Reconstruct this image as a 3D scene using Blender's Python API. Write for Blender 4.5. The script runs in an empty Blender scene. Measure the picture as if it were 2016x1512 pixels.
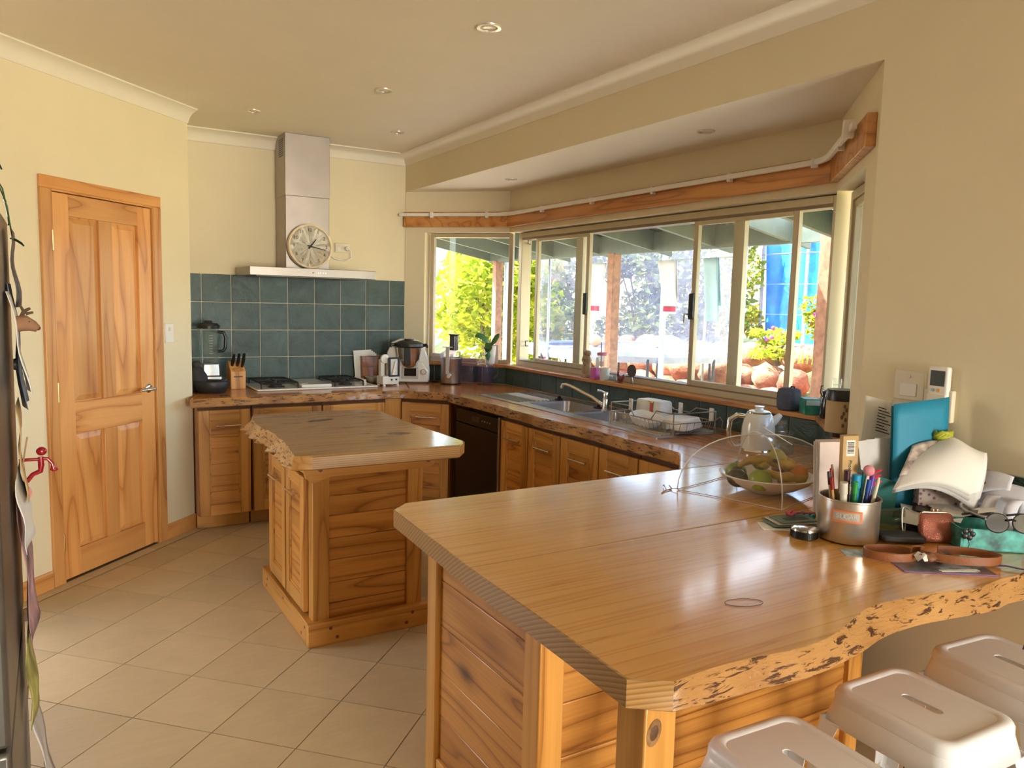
import bpy, bmesh, math, random
from mathutils import Vector, Matrix, Euler
from mathutils.geometry import tessellate_polygon
random.seed(7)
PI = math.pi
SC = bpy.context.scene
COL = SC.collection

# ------------------------------------------------------------------ camera, light, exposure
EYE = 1.545
yaw, pitch, roll = math.radians(30.9545), math.radians(6.0905), math.radians(1.4379)
fw = Vector((math.sin(yaw)*math.cos(pitch), math.cos(yaw)*math.cos(pitch), -math.sin(pitch)))
rt = Vector((math.cos(yaw), -math.sin(yaw), 0))
up = rt.cross(fw)
rt2 = rt*math.cos(roll) + up*math.sin(roll)
up2 = -rt*math.sin(roll) + up*math.cos(roll)
cam_d = bpy.data.cameras.new('camera'); cam = bpy.data.objects.new('camera', cam_d); COL.objects.link(cam)
cam.matrix_world = Matrix(((rt2.x, up2.x, -fw.x, 0), (rt2.y, up2.y, -fw.y, 0), (rt2.z, up2.z, -fw.z, EYE), (0, 0, 0, 1)))
cam_d.sensor_width = 36; cam_d.lens = 1512.54/2016*36; cam_d.clip_start = .02; cam_d.clip_end = 200
SC.camera = cam

SC.view_settings.view_transform = 'Standard'; SC.view_settings.look = 'None'
SC.view_settings.gamma = 1; SC.view_settings.use_curve_mapping = False
SC.view_settings.exposure = 0.45

world = bpy.data.worlds.new('sky'); SC.world = world; world.use_nodes = True
wn = world.node_tree; wn.nodes.clear()
w_out = wn.nodes.new('ShaderNodeOutputWorld'); w_bg = wn.nodes.new('ShaderNodeBackground'); w_sky = wn.nodes.new('ShaderNodeTexSky')
w_sky.sky_type = 'NISHITA'; w_sky.sun_disc = False; w_sky.sun_elevation = math.radians(52); w_sky.sun_rotation = math.radians(-40)
w_sky.air_density = 1.0; w_sky.dust_density = 2.0; w_sky.ozone_density = .6
w_bg.inputs['Strength'].default_value = 1.35
wn.links.new(w_sky.outputs[0], w_bg.inputs['Color']); wn.links.new(w_bg.outputs[0], w_out.inputs['Surface'])

sun_d = bpy.data.lights.new('sun', 'SUN'); sun = bpy.data.objects.new('sun', sun_d); COL.objects.link(sun)
sun_d.energy = 30.0; sun_d.angle = math.radians(.6); sun_d.color = (1, .98, .95)
sun.rotation_euler = Vector((.40, -.42, -.81)).to_track_quat('-Z', 'Y').to_euler()
sun.location = (-6, 8, 12)

def added_daylight(name, loc, direction, w, h, power, color):
    """Area lamp added to stand in for daylight from the unseen dining end."""
    d = bpy.data.lights.new(name, 'AREA'); d.shape = 'RECTANGLE'; d.size = w; d.size_y = h; d.energy = power; d.color = color
    o = bpy.data.objects.new(name, d); COL.objects.link(o); o.location = loc
    o.rotation_euler = Vector(direction).to_track_quat('-Z', 'Y').to_euler()
    return o
added_daylight('rear_daylight_fill', (1.45, -6.93, 1.25), (0, 1, 0), 1.8, 2.1, 430, (1, .95, .84))  # added lamp in an assumed rear opening, lights the kitchen from behind

# ------------------------------------------------------------------ mesh helpers
def V(*a): return Vector(a)
def rz_m(a, loc=(0, 0, 0)): return Matrix.Translation(loc) @ Matrix.Rotation(a, 4, 'Z')
def xf(loc=(0, 0, 0), rot=(0, 0, 0), sc=(1, 1, 1)):
    return Matrix.Translation(loc) @ Euler(rot).to_matrix().to_4x4() @ Matrix.Diagonal((*sc, 1))

class MB:
    """Collects geometry; build() links it as ONE mesh object."""
    def __init__(s): s.v = []; s.f = []
    def add(s, vs, fs, M=None):
        n = len(s.v)
        s.v += [tuple(M @ Vector(p)) if M else tuple(p) for p in vs]
        s.f += [tuple(i+n for i in f) for f in fs]
        return s
    def box(s, a, b, M=None):
        x0, y0, z0 = [min(a[i], b[i]) for i in range(3)]; x1, y1, z1 = [max(a[i], b[i]) for i in range(3)]
        return s.add([(x0,y0,z0),(x1,y0,z0),(x1,y1,z0),(x0,y1,z0),(x0,y0,z1),(x1,y0,z1),(x1,y1,z1),(x0,y1,z1)],
              [(3,2,1,0),(4,5,6,7),(0,1,5,4),(1,2,6,5),(2,3,7,6),(3,0,4,7)], M)
    def loft(s, rings, closed=True, caps=True, M=None):
        n = len(rings[0]); vs = [p for r in rings for p in r]; fs = []
        for k in range(len(rings)-1):
            for i in range(n if closed else n-1):
                j = (i+1) % n
                fs.append((k*n+i, k*n+j, (k+1)*n+j, (k+1)*n+i))
        if caps: fs += [tuple(range(n-1, -1, -1)), tuple((len(rings)-1)*n+i for i in range(n))]
        return s.add(vs, fs, M)
    def lathe(s, prof, n=24, c=(0, 0, 0), M=None, caps=True):
        rings = [[(c[0]+r*math.cos(2*PI*i/n), c[1]+r*math.sin(2*PI*i/n), c[2]+z) for i in range(n)] for r, z in prof]
        return s.loft(rings, True, caps, M)
    def tube(s, pts, r, n=8, closed=False, M=None):
        pts = [Vector(p) for p in pts]; rings = []; m = len(pts); prev = None
        for i, p in enumerate(pts):
            if closed: t = pts[(i+1) % m]-pts[i-1]
            else: t = pts[min(i+1, m-1)]-pts[max(i-1, 0)]
            t.normalize()
            if prev is None:
                a = Vector((0, 0, 1)) if abs(t.z) < .9 else Vector((1, 0, 0))
                u = t.cross(a).normalized()
            else:
                u = (prev-t*prev.dot(t)).normalized()
            prev = u; w = t.cross(u)
            rr = r[i] if isinstance(r, (list, tuple)) else r
            rings.append([p+u*rr*math.cos(2*PI*k/n)+w*rr*math.sin(2*PI*k/n) for k in range(n)])
        if closed: rings.append(rings[0])
        return s.loft(rings, True, not closed, M)
    def cyl(s, p0, p1, r0, r1=None, n=16, M=None):
        return s.tube([p0, p1], [r0, r0 if r1 is None else r1], n, M=M)
    def prism(s, poly, z0, z1, M=None):
        a = sum(poly[i-1][0]*poly[i][1]-poly[i][0]*poly[i-1][1] for i in range(len(poly)))
        if a < 0: poly = poly[::-1]
        return s.loft([[(x, y, z0) for x, y in poly], [(x, y, z1) for x, y in poly]], M=M)
    def ball(s, c, r, n=16, m=10, M=None):
        r = r if isinstance(r, (tuple, list)) else (r, r, r)
        rings = [[(c[0]+r[0]*math.sin(PI*k/m)*math.cos(2*PI*i/n), c[1]+r[1]*math.sin(PI*k/m)*math.sin(2*PI*i/n), c[2]-r[2]*math.cos(PI*k/m)) for i in range(n)] for k in range(1, m)]
        s.loft(rings, True, False, M)
        b = len(s.v); L = len(rings)*n; base = b-L
        s.add([(c[0], c[1], c[2]-r[2]), (c[0], c[1], c[2]+r[2])], [], M)
        for i in range(n):
            j = (i+1) % n
            s.f.append((b, base+j, base+i)); s.f.append((b+1, base+(m-2)*n+i, base+(m-2)*n+j))
        return s
    def grid(s, fn, nu, nv, M=None):
        vs = [fn(i/nu, j/nv) for j in range(nv+1) for i in range(nu+1)]
        fs = [(j*(nu+1)+i, j*(nu+1)+i+1, (j+1)*(nu+1)+i+1, (j+1)*(nu+1)+i) for j in range(nv) for i in range(nu)]
        return s.add(vs, fs, M)
    def mesh(s, name, mat=None, smooth=None):
        me = bpy.data.meshes.new(name); me.from_pydata(s.v, [], s.f); me.validate(); me.update()
        if mat: me.materials.append(mat)
        if smooth:
            for p in me.polygons: p.use_smooth = True
            me.set_sharp_from_angle(angle=math.radians(smooth))
        return me

def link(name, me, parent=None, loc=(0, 0, 0), rot=(0, 0, 0)):
    o = bpy.data.objects.new(name, me); COL.objects.link(o); o.location = loc; o.rotation_euler = rot
    if parent: o.parent = parent
    return o
def part(name, mb, mat, parent=None, loc=(0, 0, 0), rot=(0, 0, 0), smooth=None, bevel=0, seg=2, sub=0, solid=0):
    o = link(name, mb.mesh(name, mat, smooth), parent, loc, rot)
    if solid:
        m = o.modifiers.new('thickness', 'SOLIDIFY'); m.thickness = solid; m.offset = 0
    if bevel:
        m = o.modifiers.new('bevel', 'BEVEL'); m.width = bevel; m.segments = seg; m.limit_method = 'ANGLE'; m.angle_limit = math.radians(40)
        if not smooth:
            for p in o.data.polygons: p.use_smooth = True
            o.data.set_sharp_from_angle(angle=math.radians(35))
    if sub:
        m = o.modifiers.new('subdivision', 'SUBSURF'); m.levels = sub; m.render_levels = sub
    return o
def tag(o, label=None, cat=None, group=None, kind=None):
    if label: o['label'] = label
    if cat: o['category'] = cat
    if group: o['group'] = group
    if kind: o['kind'] = kind
    return o
def thing(name, label, cat, loc=(0, 0, 0), rz=0, group=None):
    o = bpy.data.objects.new(name, None); COL.objects.link(o); o.location = loc; o.rotation_euler = (0, 0, rz)
    o.empty_display_size = .1
    return tag(o, label, cat, group)
def struct(name, mb, mat, **k):
    return tag(part(name, mb, mat, **k), kind='structure')
def single(name, label, cat, mb, mat, group=None, **k):
    return tag(part(name, mb, mat, **k), label, cat, group)
def dup(o, parent=None):
    c = o.copy(); COL.objects.link(c)
    if parent: c.parent = parent
    for ch in list(o.children): dup(ch, c)
    return c
def fill_rings(rings, holes_top=(), name='m'):
    """Slab from stacked outline rings (same count), top and bottom filled, with optional holes (list of (x,y))."""
    b = MB(); n = len(rings[0]); b.loft(rings, True, False)
    hs = [list(h) for h in holes_top]
    for ring, flip in ((rings[0], True), (rings[-1], False)):
        z = ring[0][2]
        loops = [[Vector(p) for p in ring]] + [[Vector((x, y, z)) for x, y in h] for h in hs]
        tris = tessellate_polygon(loops); pts = [tuple(p) for l in loops for p in l]
        fs = []
        for t in tris:
            a, c, d = [Vector(pts[i]) for i in t]
            nz = (c-a).cross(d-a).z
            if (nz > 0) == flip: t = (t[0], t[2], t[1])
            fs.append(tuple(t))
        b.add(pts, fs)
    for h in hs:
        z0, z1 = rings[0][0][2], rings[-1][0][2]
        b.loft([[(x, y, z1) for x, y in h], [(x, y, z0) for x, y in h]], True, False)
    return b
def merged(me, d=1e-5):
    bm = bmesh.new(); bm.from_mesh(me); bmesh.ops.remove_doubles(bm, verts=bm.verts, dist=d); bmesh.ops.recalc_face_normals(bm, faces=bm.faces); bm.to_mesh(me); bm.free(); return me
def text(name, body, size, mat, parent, loc, rot, depth=.0006, align='CENTER'):
    cu = bpy.data.curves.new(name, 'FONT'); cu.body = body; cu.size = size; cu.extrude = depth; cu.align_x = align; cu.align_y = 'CENTER'
    t = bpy.data.objects.new(name, cu); COL.objects.link(t)
    dg = bpy.context.evaluated_depsgraph_get(); me = bpy.data.meshes.new_from_object(t.evaluated_get(dg))
    bpy.data.objects.remove(t); bpy.data.curves.remove(cu)
    me.materials.clear(); me.materials.append(mat)
    return link(name, me, parent, loc, rot)

# ------------------------------------------------------------------ materials
def lin(h):
    h = h.lstrip('#'); out = []
    for i in (0, 2, 4):
        c = int(h[i:i+2], 16)/255
        out.append(c/12.92 if c <= .04045 else ((c+.055)/1.055)**2.4)
    return (*out, 1)
class NT:
    def __init__(s, name):
        s.m = bpy.data.materials.new(name); s.m.use_nodes = True; s.t = s.m.node_tree; s.t.nodes.clear()
        s.out = s.n('OutputMaterial')
    def n(s, typ, **k):
        nd = s.t.nodes.new('ShaderNode'+typ)
        for a, v in k.items(): setattr(nd, a, v)
        return nd
    def l(s, a, b): s.t.links.new(a, b)
    def bsdf(s, rough=.5, metal=0, coat=0, coat_rough=.1):
        b = s.n('BsdfPrincipled'); b.inputs['Roughness'].default_value = rough; b.inputs['Metallic'].default_value = metal
        b.inputs['Coat Weight'].default_value = coat; b.inputs['Coat Roughness'].default_value = coat_rough
        s.l(b.outputs[0], s.out.inputs['Surface']); return b
    def noise(s, vec, scale, detail=3, rough=.5, dist=0):
        nd = s.n('TexNoise'); nd.inputs['Scale'].default_value = scale; nd.inputs['Detail'].default_value = detail
        nd.inputs['Roughness'].default_value = rough; nd.inputs['Distortion'].default_value = dist
        if vec is not None: s.l(vec, nd.inputs['Vector'])
        return nd.outputs['Fac']
    def ramp(s, fac, stops, interp='LINEAR'):
        r = s.n('ValToRGB'); e = r.color_ramp.elements; r.color_ramp.interpolation = interp
        while len(e) < len(stops): e.new(.5)
        for el, (p, c) in zip(e, stops): el.position = p; el.color = c if len(c) == 4 else (*c, 1)
        s.l(fac, r.inputs['Fac']); return r.outputs['Color']
    def mix(s, fac, a, b, typ='MIX'):
        m = s.n('Mix', data_type='RGBA', blend_type=typ)
        for sock, val in ((m.inputs[0], fac), (m.inputs[6], a), (m.inputs[7], b)):
            if hasattr(val, 'links'): s.l(val, sock)
            else: sock.default_value = val
        return m.outputs[2]
    def math(s, op, a, b=0.0, c=None):
        m = s.n('Math', operation=op)
        for i, val in enumerate((a, b) if c is None else (a, b, c)):
            if hasattr(val, 'links'): s.l(val, m.inputs[i])
            else: m.inputs[i].default_value = val
        return m.outputs[0]
    def map(s, scale=(1, 1, 1), randomize=True, coord='Object'):
        tc = s.n('TexCoord'); v = tc.outputs[coord]
        if randomize:
            oi = s.n('ObjectInfo'); mu = s.n('VectorMath', operation='MULTIPLY'); cb = s.n('CombineXYZ')
            for i in range(3): s.l(oi.outputs['Random'], cb.inputs[i])
            s.l(cb.outputs[0], mu.inputs[0]); mu.inputs[1].default_value = (31.7, 17.3, 23.1)
            ad = s.n('VectorMath', operation='ADD'); s.l(v, ad.inputs[0]); s.l(mu.outputs[0], ad.inputs[1]); v = ad.outputs[0]
        sm = s.n('VectorMath', operation='MULTIPLY'); s.l(v, sm.inputs[0]); sm.inputs[1].default_value = scale
        return sm.outputs[0]
    def bump(s, b, h, strength=.2, dist=.01):
        bp = s.n('Bump'); bp.inputs['Strength'].default_value = strength; bp.inputs['Distance'].default_value = dist
        s.l(h, bp.inputs['Height']); s.l(bp.outputs[0], b.inputs['Normal'])
_mc = {}
def mat(name, col, rough=.5, metal=0, var=.08, scale=12, bump=0, coat=0, sheen=0):
    if name in _mc: return _mc[name]
    t = NT(name); b = t.bsdf(rough, metal, coat); c = lin(col) if isinstance(col, str) else (*col, 1)
    v = t.map((1, 1, 1)); f = t.noise(v, scale, 3)
    dk = tuple(x*(1-var*1.6) for x in c[:3])+(1,); lt = tuple(min(1, x*(1+var*1.2)) for x in c[:3])+(1,)
    t.l(t.ramp(f, [(.3, dk), (.7, lt)]), b.inputs['Base Color'])
    if bump: t.bump(b, t.noise(v, scale*8, 2), bump, .004)
    _mc[name] = t.m; return t.m
def wood(name, light, mid, dark, axis=0, rings=7, rough=.38, coat=.35, knots=1.0, across=5.5, along=.45, contrast=1.0, knotscale=2.4):
    """Varnished pine: cathedral growth rings from a stretched noise field, fine fibre and sparse knots."""
    if name in _mc: return _mc[name]
    t = NT(name); b = t.bsdf(rough, 0, coat, .12)
    sc = [across]*3; sc[axis] = along; v = t.map(sc)
    n1 = t.noise(v, 1.0, 2.0, .45, .25)
    fr = t.math('FRACT', t.math('MULTIPLY', n1, rings))
    L, Mi, D = lin(light), lin(mid), lin(dark)
    ring = t.ramp(fr, [(0, Mi), (.18, L), (.55, L), (.88, Mi), (.97, D), (1, Mi)])
    sf = [130]*3; sf[axis] = 2.2; fib = t.noise(t.map(sf), 1.0, 3, .6)
    col = t.mix(.22*contrast, ring, t.ramp(fib, [(.3, D), (.65, L)]), 'MIX')
    big = t.noise(t.map([1.3]*3), 1.0, 2); col = t.mix(t.math('MULTIPLY', big, .35), col, Mi)
    oi = t.n('ObjectInfo'); hs = t.n('HueSaturation'); t.l(col, hs.inputs['Color'])
    t.l(t.math('MULTIPLY_ADD', oi.outputs['Random'], .26, .87), hs.inputs['Value']); col = hs.outputs[0]
    if knots:
        kk = [knotscale*1.5]*3; kk[axis] = knotscale*.8
        vo = t.n('TexVoronoi', feature='F1'); vo.inputs['Scale'].default_value = 1; t.l(t.map(kk), vo.inputs['Vector'])
        kd = vo.outputs['Distance']
        pick = t.math('GREATER_THAN', t.n('SeparateColor').outputs[0], .5)
        sepc = pick.node.inputs[0].links[0].from_node; t.l(vo.outputs['Color'], sepc.inputs[0])
        halo = t.math('MULTIPLY', t.ramp(kd, [(.0, (1, 1, 1)), (.05*knots, (1, 1, 1)), (.13*knots, (.25, .25, .25)), (.22*knots, (0, 0, 0))]), pick)
        col = t.mix(t.math('MULTIPLY', halo, .82), col, (D[0]*.28, D[1]*.22, D[2]*.22, 1))
    t.l(col, b.inputs['Base Color'])
    t.bump(b, fib, .05, .003)
    _mc[name] = t.m; return t.m
def see_through(name, col, glossy=.9, alpha=.0, rough=.02, haze=(1, 1, 1)):
    """Clear sheet: passes light, mirrors by Fresnel; alpha adds a matt share (dirt, tint body, mesh)."""
    if name in _mc: return _mc[name]
    t = NT(name)
    tr = t.n('BsdfTransparent'); tr.inputs[0].default_value = (*col, 1)
    gl = t.n('BsdfGlossy'); gl.inputs['Roughness'].default_value = rough
    lw = t.n('LayerWeight'); lw.inputs[0].default_value = .5; f5 = t.math('POWER', lw.outputs['Facing'], 5.0); fres = t.math('MULTIPLY_ADD', f5, .9, .035)
    m = t.n('MixShader'); t.l(t.math('MULTIPLY', fres, glossy), m.inputs[0]); t.l(tr.outputs[0], m.inputs[1]); t.l(gl.outputs[0], m.inputs[2])
    res = m.outputs[0]
    if alpha:
        df = t.n('BsdfDiffuse'); df.inputs[0].default_value = (*haze, 1)
        tl = t.n('BsdfTranslucent'); tl.inputs[0].default_value = (*haze, 1)
        m3 = t.n('MixShader'); m3.inputs[0].default_value = .5; t.l(df.outputs[0], m3.inputs[1]); t.l(tl.outputs[0], m3.inputs[2])
        m2 = t.n('MixShader'); f = t.noise(t.map((1, 1, 1)), 9, 3)
        t.l(t.math('MULTIPLY', f, alpha*2), m2.inputs[0]); t.l(res, m2.inputs[1]); t.l(m3.outputs[0], m2.inputs[2]); res = m2.outputs[0]
    t.l(res, t.out.inputs['Surface']); _mc[name] = t.m; return t.m
# ------------------------------------------------------------------ palette
WALL = mat('cream_paint', (.76, .66, .45), .75, var=.015, scale=3, bump=.03)
CEIL = mat('ceiling_paint', (.86, .78, .63), .8, var=.01, scale=3)
WHITE_TRIM = mat('cornice_paint', (.82, .75, .60), .7, var=.01)
P_L, P_M, P_D = '#dc9f4e', '#c08234', '#8a531c'
PINE = [wood('pine_'+a, P_L, P_M, P_D, i, coat=.15) for i, a in enumerate('xyz')]
DOOR_PINE = [wood('door_pine_'+a, '#dda260', '#c98848', '#a4652e', i, coat=.15, rings=5, knots=0, across=5.5, along=.55, contrast=.8) for i, a in enumerate('xyz')]
BOARD = [wood('pine_board_'+a, '#d89748', '#b6742c', '#743f12', i, rings=8, coat=.15, knots=1.25, knotscale=3.2, across=6) for i, a in enumerate('xyz')]
SLAB = [wood('slab_pine_'+a, '#dda657', '#cf9242', '#b47630', i, rings=10, rough=.24, coat=.9, knots=0, across=13, along=.28, contrast=.8) for i, a in enumerate('xyz')]
SLAB_DARK = [wood('slab_redder_pine_'+a, '#cf8a48', '#b87036', '#8d4e20', i, rings=8, rough=.25, coat=.4, knots=.6, across=4, along=.3) for i, a in enumerate('xyz')]
ALU = mat('champagne_aluminium', (.52, .44, .30), .42, .35, var=.03)
ALU_DK = mat('shadowed_bronze_channel', (.22, .17, .11), .5, .3)  # darker copy of the frame colour, shade of the channel painted in
STEEL = mat('brushed_steel', (.50, .46, .43), .33, 1, var=.05, scale=30)
CHROME = mat('polished_chrome', (.75, .73, .70), .12, 1, var=.02)
BLACK = mat('black_plastic', (.012, .011, .011), .35, var=.1)
BLACK_GLOSS = mat('black_gloss', (.01, .01, .011), .12, coat=.5)
IRON = mat('cast_iron', (.018, .017, .017), .6, bump=.15, scale=40)
WHITE_PL = mat('white_plastic', (.78, .74, .67), .4, var=.02)
CREAM_PL = mat('cream_plastic', (.72, .64, .48), .45, var=.02)
WHITE_ENAMEL = mat('white_enamel', (.80, .77, .71), .18, var=.02, coat=.4)
PAPER = mat('white_paper', (.80, .77, .72), .85, var=.03, scale=6)
GREY_PAPER = mat('greyish_paper', (.62, .60, .58), .85, var=.05)
GLASS = see_through('window_glass', (.97, .98, .97), .9, .018, haze=(.8, .8, .85))
CLEAR = see_through('clear_plastic', (.94, .94, .93), 1, .04)
JARGLASS = see_through('jar_glass', (.90, .93, .90), 1, .05)

# ------------------------------------------------------------------ key planes (metres, eye above the origin)
CEIL_Z = 2.70; WX = 2.50; WY = 5.92; BX = 3.12; SOF = 2.41; SILL = 1.02; HEAD = 2.09
FAR0, FAR1 = Vector((2.5, 5.92, 0)), Vector((3.12, 5.30, 0))
NEAR0, NEAR1 = Vector((3.12, 2.34, 0)), Vector((2.5, 1.72, 0))
FL = (FAR1-FAR0).length
C = .885                                                        # worktop height
DW0 = (.775, 5.36)                                              # free corner of the 45 degree pantry wall

# ------------------------------------------------------------------ floor with its own tiles
grout = mat('brown_grout', (.27, .18, .10), .9)
fb = MB().box((-3.3, -7.2, -.10), (3.3, 6.2, -.006))
floor = struct('floor', fb, grout)
def tile_mat(name, base, var):
    t = NT(name); b = t.bsdf(.55, 0, .0, .2)
    v = t.map((1, 1, 1)); a = t.noise(v, 4, 4, .6); f = t.noise(t.map((9, 60, 9)), 1, 3, .6)
    c = t.ramp(a, [(.3, tuple(x*(1-var) for x in base)), (.7, tuple(min(1, x*(1+var)) for x in base))])
    c = t.mix(.18, c, t.ramp(f, [(.35, tuple(x*.7 for x in base)), (.65, base)]))
    oi = t.n('ObjectInfo'); h = t.n('HueSaturation'); t.l(c, h.inputs['Color']); t.l(t.math('MULTIPLY_ADD', oi.outputs['Random'], .14, .93), h.inputs['Value'])
    t.l(h.outputs[0], b.inputs['Base Color']); t.bump(b, f, .12, .002); t.bump
    return t.m
FT = tile_mat('sandstone_floor_tile', (.60, .455, .265), .08)
def clip(poly, n, d):
    out = []
    for i in range(len(poly)):
        p, q = poly[i-1], poly[i]; a = p[0]*n[0]+p[1]*n[1]-d; b = q[0]*n[0]+q[1]*n[1]-d
        if (a >= 0) != (b >= 0): t = a/(a-b); out.append((p[0]+(q[0]-p[0])*t, p[1]+(q[1]-p[1])*t))
        if b >= 0: out.append(q)
    return out
def area(p): return abs(sum(p[i-1][0]*p[i][1]-p[i][0]*p[i-1][1] for i in range(len(p))))/2
TS = .3326; g0 = Vector((-.0282, 3.215)); th = math.radians(45.55)
dB = Vector((math.sin(th), math.cos(th))); dA = Vector((math.cos(th), -math.sin(th)))
whole = None
def lay_tile(poly, key):
    c = Vector((sum(p[0] for p in poly)/len(poly), sum(p[1] for p in poly)/len(poly)))
    mb = MB(); o = part('tile', mb.prism([(x-c.x, y-c.y) for x, y in poly], -.012, 0), FT, floor, (c.x, c.y, 0))
    return o
r2 = .0022
for r in range(-12, 9):
    for k in range(-9, 15):
        o = g0+dB*TS*r+dA*TS*k
        q = [o+dB*(r2 if i in (0, 3) else TS-r2)+dA*(r2 if i < 2 else TS-r2) for i in range(4)]
        p = [(a.x, a.y) for a in q]
        cx = sum(a[0] for a in p)/4; cy = sum(a[1] for a in p)/4
        if cy < .35 or cx > 2.45 or cx < -.4: continue
        p = clip(p, (1, 0), -.125)
        if p: p = clip(p, (1, -1), -4.585+.012*1.414+.11)        # a cut border row follows the pantry wall
        if p: p = clip(p, (0, -1), -5.33)
        if p and area(p) > .002:
            if not any((a[0] > 1.02 and a[1] > 1.6 and a[1] < 2.1 and a[0] < 2.2) for a in [(cx, cy)]):
                lay_tile(p, None)
for k in range(10):                                              # straight cut row along the fridge
    y = .8+k*TS; 
    pl = clip([(-.44, y), (-.1295, y), (-.1295, y+TS-.004), (-.44, y+TS-.004)], (1, -1), -4.585+.11)
    if pl and area(pl) > .002: lay_tile(pl, None)
for k in range(9):                                               # border row along the pantry wall
    s = -2.2+k*TS*.75; e = s+TS*.75-.004
    u = Vector((.7071, .7071)); n = Vector((.7071, -.7071)); b = Vector(DW0)
    pl = [b+u*s+n*.006, b+u*e+n*.006, b+u*e+n*.074, b+u*s+n*.074]
    pl = clip([(a.x, a.y) for a in pl], (1, 0), -.44)
    if pl and area(pl) > .002: lay_tile(pl, None)
struct('floor_dining', MB().box((-3.2, -7.0, -.012), (2.5, .0, 0)), mat('dining_floor', (.34, .29, .23), .5))  # unseen floor, tone set to mute and neutralise bounced light

# ------------------------------------------------------------------ ceiling with the bay soffit
ceil = MB()
ceil.box((-3.3, -7.1, CEIL_Z), (WX+.1, 6.1, CEIL_Z+.12))
ceil.prism([(2.503, 5.95), (3.30, 5.15+.18), (3.30, 2.50-.2), (2.503, 1.70)], SOF, SOF+.1)
ceiling = struct('ceiling', ceil, CEIL)

# ------------------------------------------------------------------ walls
wl = MB()
wm = MB()
for s0, s1, z0, z1 in ((-1.72, -1.093, 0, CEIL_Z), (-.346, 0, 0, CEIL_Z), (-1.093, -.346, 2.058, CEIL_Z)):
    wm.box((s0, 0, z0), (s1, .10, z1))
wm.box((-1.72, .10, 0), (0, .12, CEIL_Z))
wm.prism([(0, 0), (.0, .12), (.3, .8), (.49, .49)], 0, CEIL_Z)
wall_left = struct('wall_left', wm, WALL, loc=(*DW0, 0), rot=(0, 0, PI/4))
struct('wall_fridge', MB().box((-1.06, .9, 0), (-.93, 3.75, CEIL_Z)).box((-3.2, .78, 0), (-.93, .9, CEIL_Z)), mat('dark_unseen_wall_b', (.13, .11, .095), .8))  # unseen wall, coloured dark to cut bounced light
wall_back = struct('wall_back', MB().box((.4, WY+.006, 0), (2.62, WY+.15, CEIL_Z)), WALL)
# right wall: near stretch, bulkhead over the bay, and the three bay faces below and above the windows
wr = MB()
wr.prism([(2.5, -7.0), (2.5, 1.72), (2.53, 1.72), (2.62, 1.60), (2.62, -7.0)], 0, CEIL_Z)
wr.box((2.5, 1.72, SOF), (2.5025, 5.95, CEIL_Z))
wall_right = struct('wall_right', wr, WALL)
def facet(a, b, out, s0, s1, name):
    """One bay face from a to b (plan), thickness to the outside, with a window opening from s0 to s1 along it."""
    u = (b-a).normalized(); m = MB(); t = .18
    def slab(sa, sb, z0, z1):
        p, q = a+u*sa, a+u*sb
        m.prism([(p.x, p.y), (q.x, q.y), (q.x+out.x*t, q.y+out.y*t), (p.x+out.x*t, p.y+out.y*t)], z0, z1)
    L = (b-a).length
    slab(0, L, 0, SILL-.002); slab(0, L, HEAD, SOF+.02)
    if s0 > 0: slab(0, s0, SILL-.002, HEAD)
    if s1 < L: slab(s1, L, SILL-.002, HEAD)
    return struct(name, m, WALL)
dF = Vector((.7071, .7071, 0)); dN = Vector((.7071, -.7071, 0)); dM = Vector((1, 0, 0))
wall_bay_far = facet(FAR0, FAR1, dF, .17, FL-.0, 'wall_bay_far')
wall_bay = facet(FAR1, NEAR0, dM, 0, 2.96, 'wall_bay')
wall_bay_near = facet(NEAR0, NEAR1, dN, 0, FL-.20, 'wall_bay_near')
# dining end, behind the camera: unseen, its one opening assumed for the added lamp
DARK_UNSEEN = mat('brown_feature_wall', (.13, .11, .095), .8)  # unseen walls darkened to cut the light they bounce onto the right wall
struct('wall_rear', MB().box((-3.3, -7.12, 2.35), (2.62, -7.0, CEIL_Z)).box((-3.3, -7.12, 0), (2.62, -7.0, .15)).box((-3.3, -7.12, .15), (.5, -7.0, 2.35)).box((2.4, -7.12, .15), (2.62, -7.0, 2.35)), DARK_UNSEEN)
struct('wall_side', MB().box((-3.32, -7.1, 0), (-3.2, 0.9, CEIL_Z)), DARK_UNSEEN)
struct('roof_slab', MB().box((-3.6, -7.6, 2.86), (2.75, 6.6, 2.95)), mat('roof_iron', (.3, .3, .3), .6))

# ------------------------------------------------------------------ cornices, baseboards
def sweep2d(path, prof, closed=False):
    """Profile (offset from wall to the left of travel, z) swept along a plan path with mitred corners."""
    m = MB(); rings = []; n = len(path)
    for i in range(n):
        p = Vector(path[i]); d0 = (p-Vector(path[i-1])).normalized() if i > 0 else None; d1 = (Vector(path[i+1])-p).normalized() if i < n-1 else None
        d0 = d0 or d1; d1 = d1 or d0
        n0, n1 = Vector((-d0.y, d0.x)), Vector((-d1.y, d1.x)); b = (n0+n1); b = b/ max(.15, b.dot(n0))
        rings.append([(p.x+b.x*o, p.y+b.y*o, z) for o, z in prof])
    m.loft([list(r) for r in rings]); return m
zc = CEIL_Z
cprof = [(-.002, zc-.085), (.006, zc-.085), (.012, zc-.072), (.022, zc-.048), (.042, zc-.026), (.068, zc-.012), (.080, zc-.008), (.080, zc+.001), (-.002, zc+.001)]
struct('trim_1', sweep2d([(2.499, -6.9), (2.499, 5.92), (.76, 5.92)], cprof), WHITE_TRIM, smooth=50)
struct('trim_2', sweep2d([(.55, 5.95), (.55, 5.90), (DW0[0]-.001, 5.36), (DW0[0]-1.72, 5.36-1.72)][2:], cprof), WHITE_TRIM, smooth=50)
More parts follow.
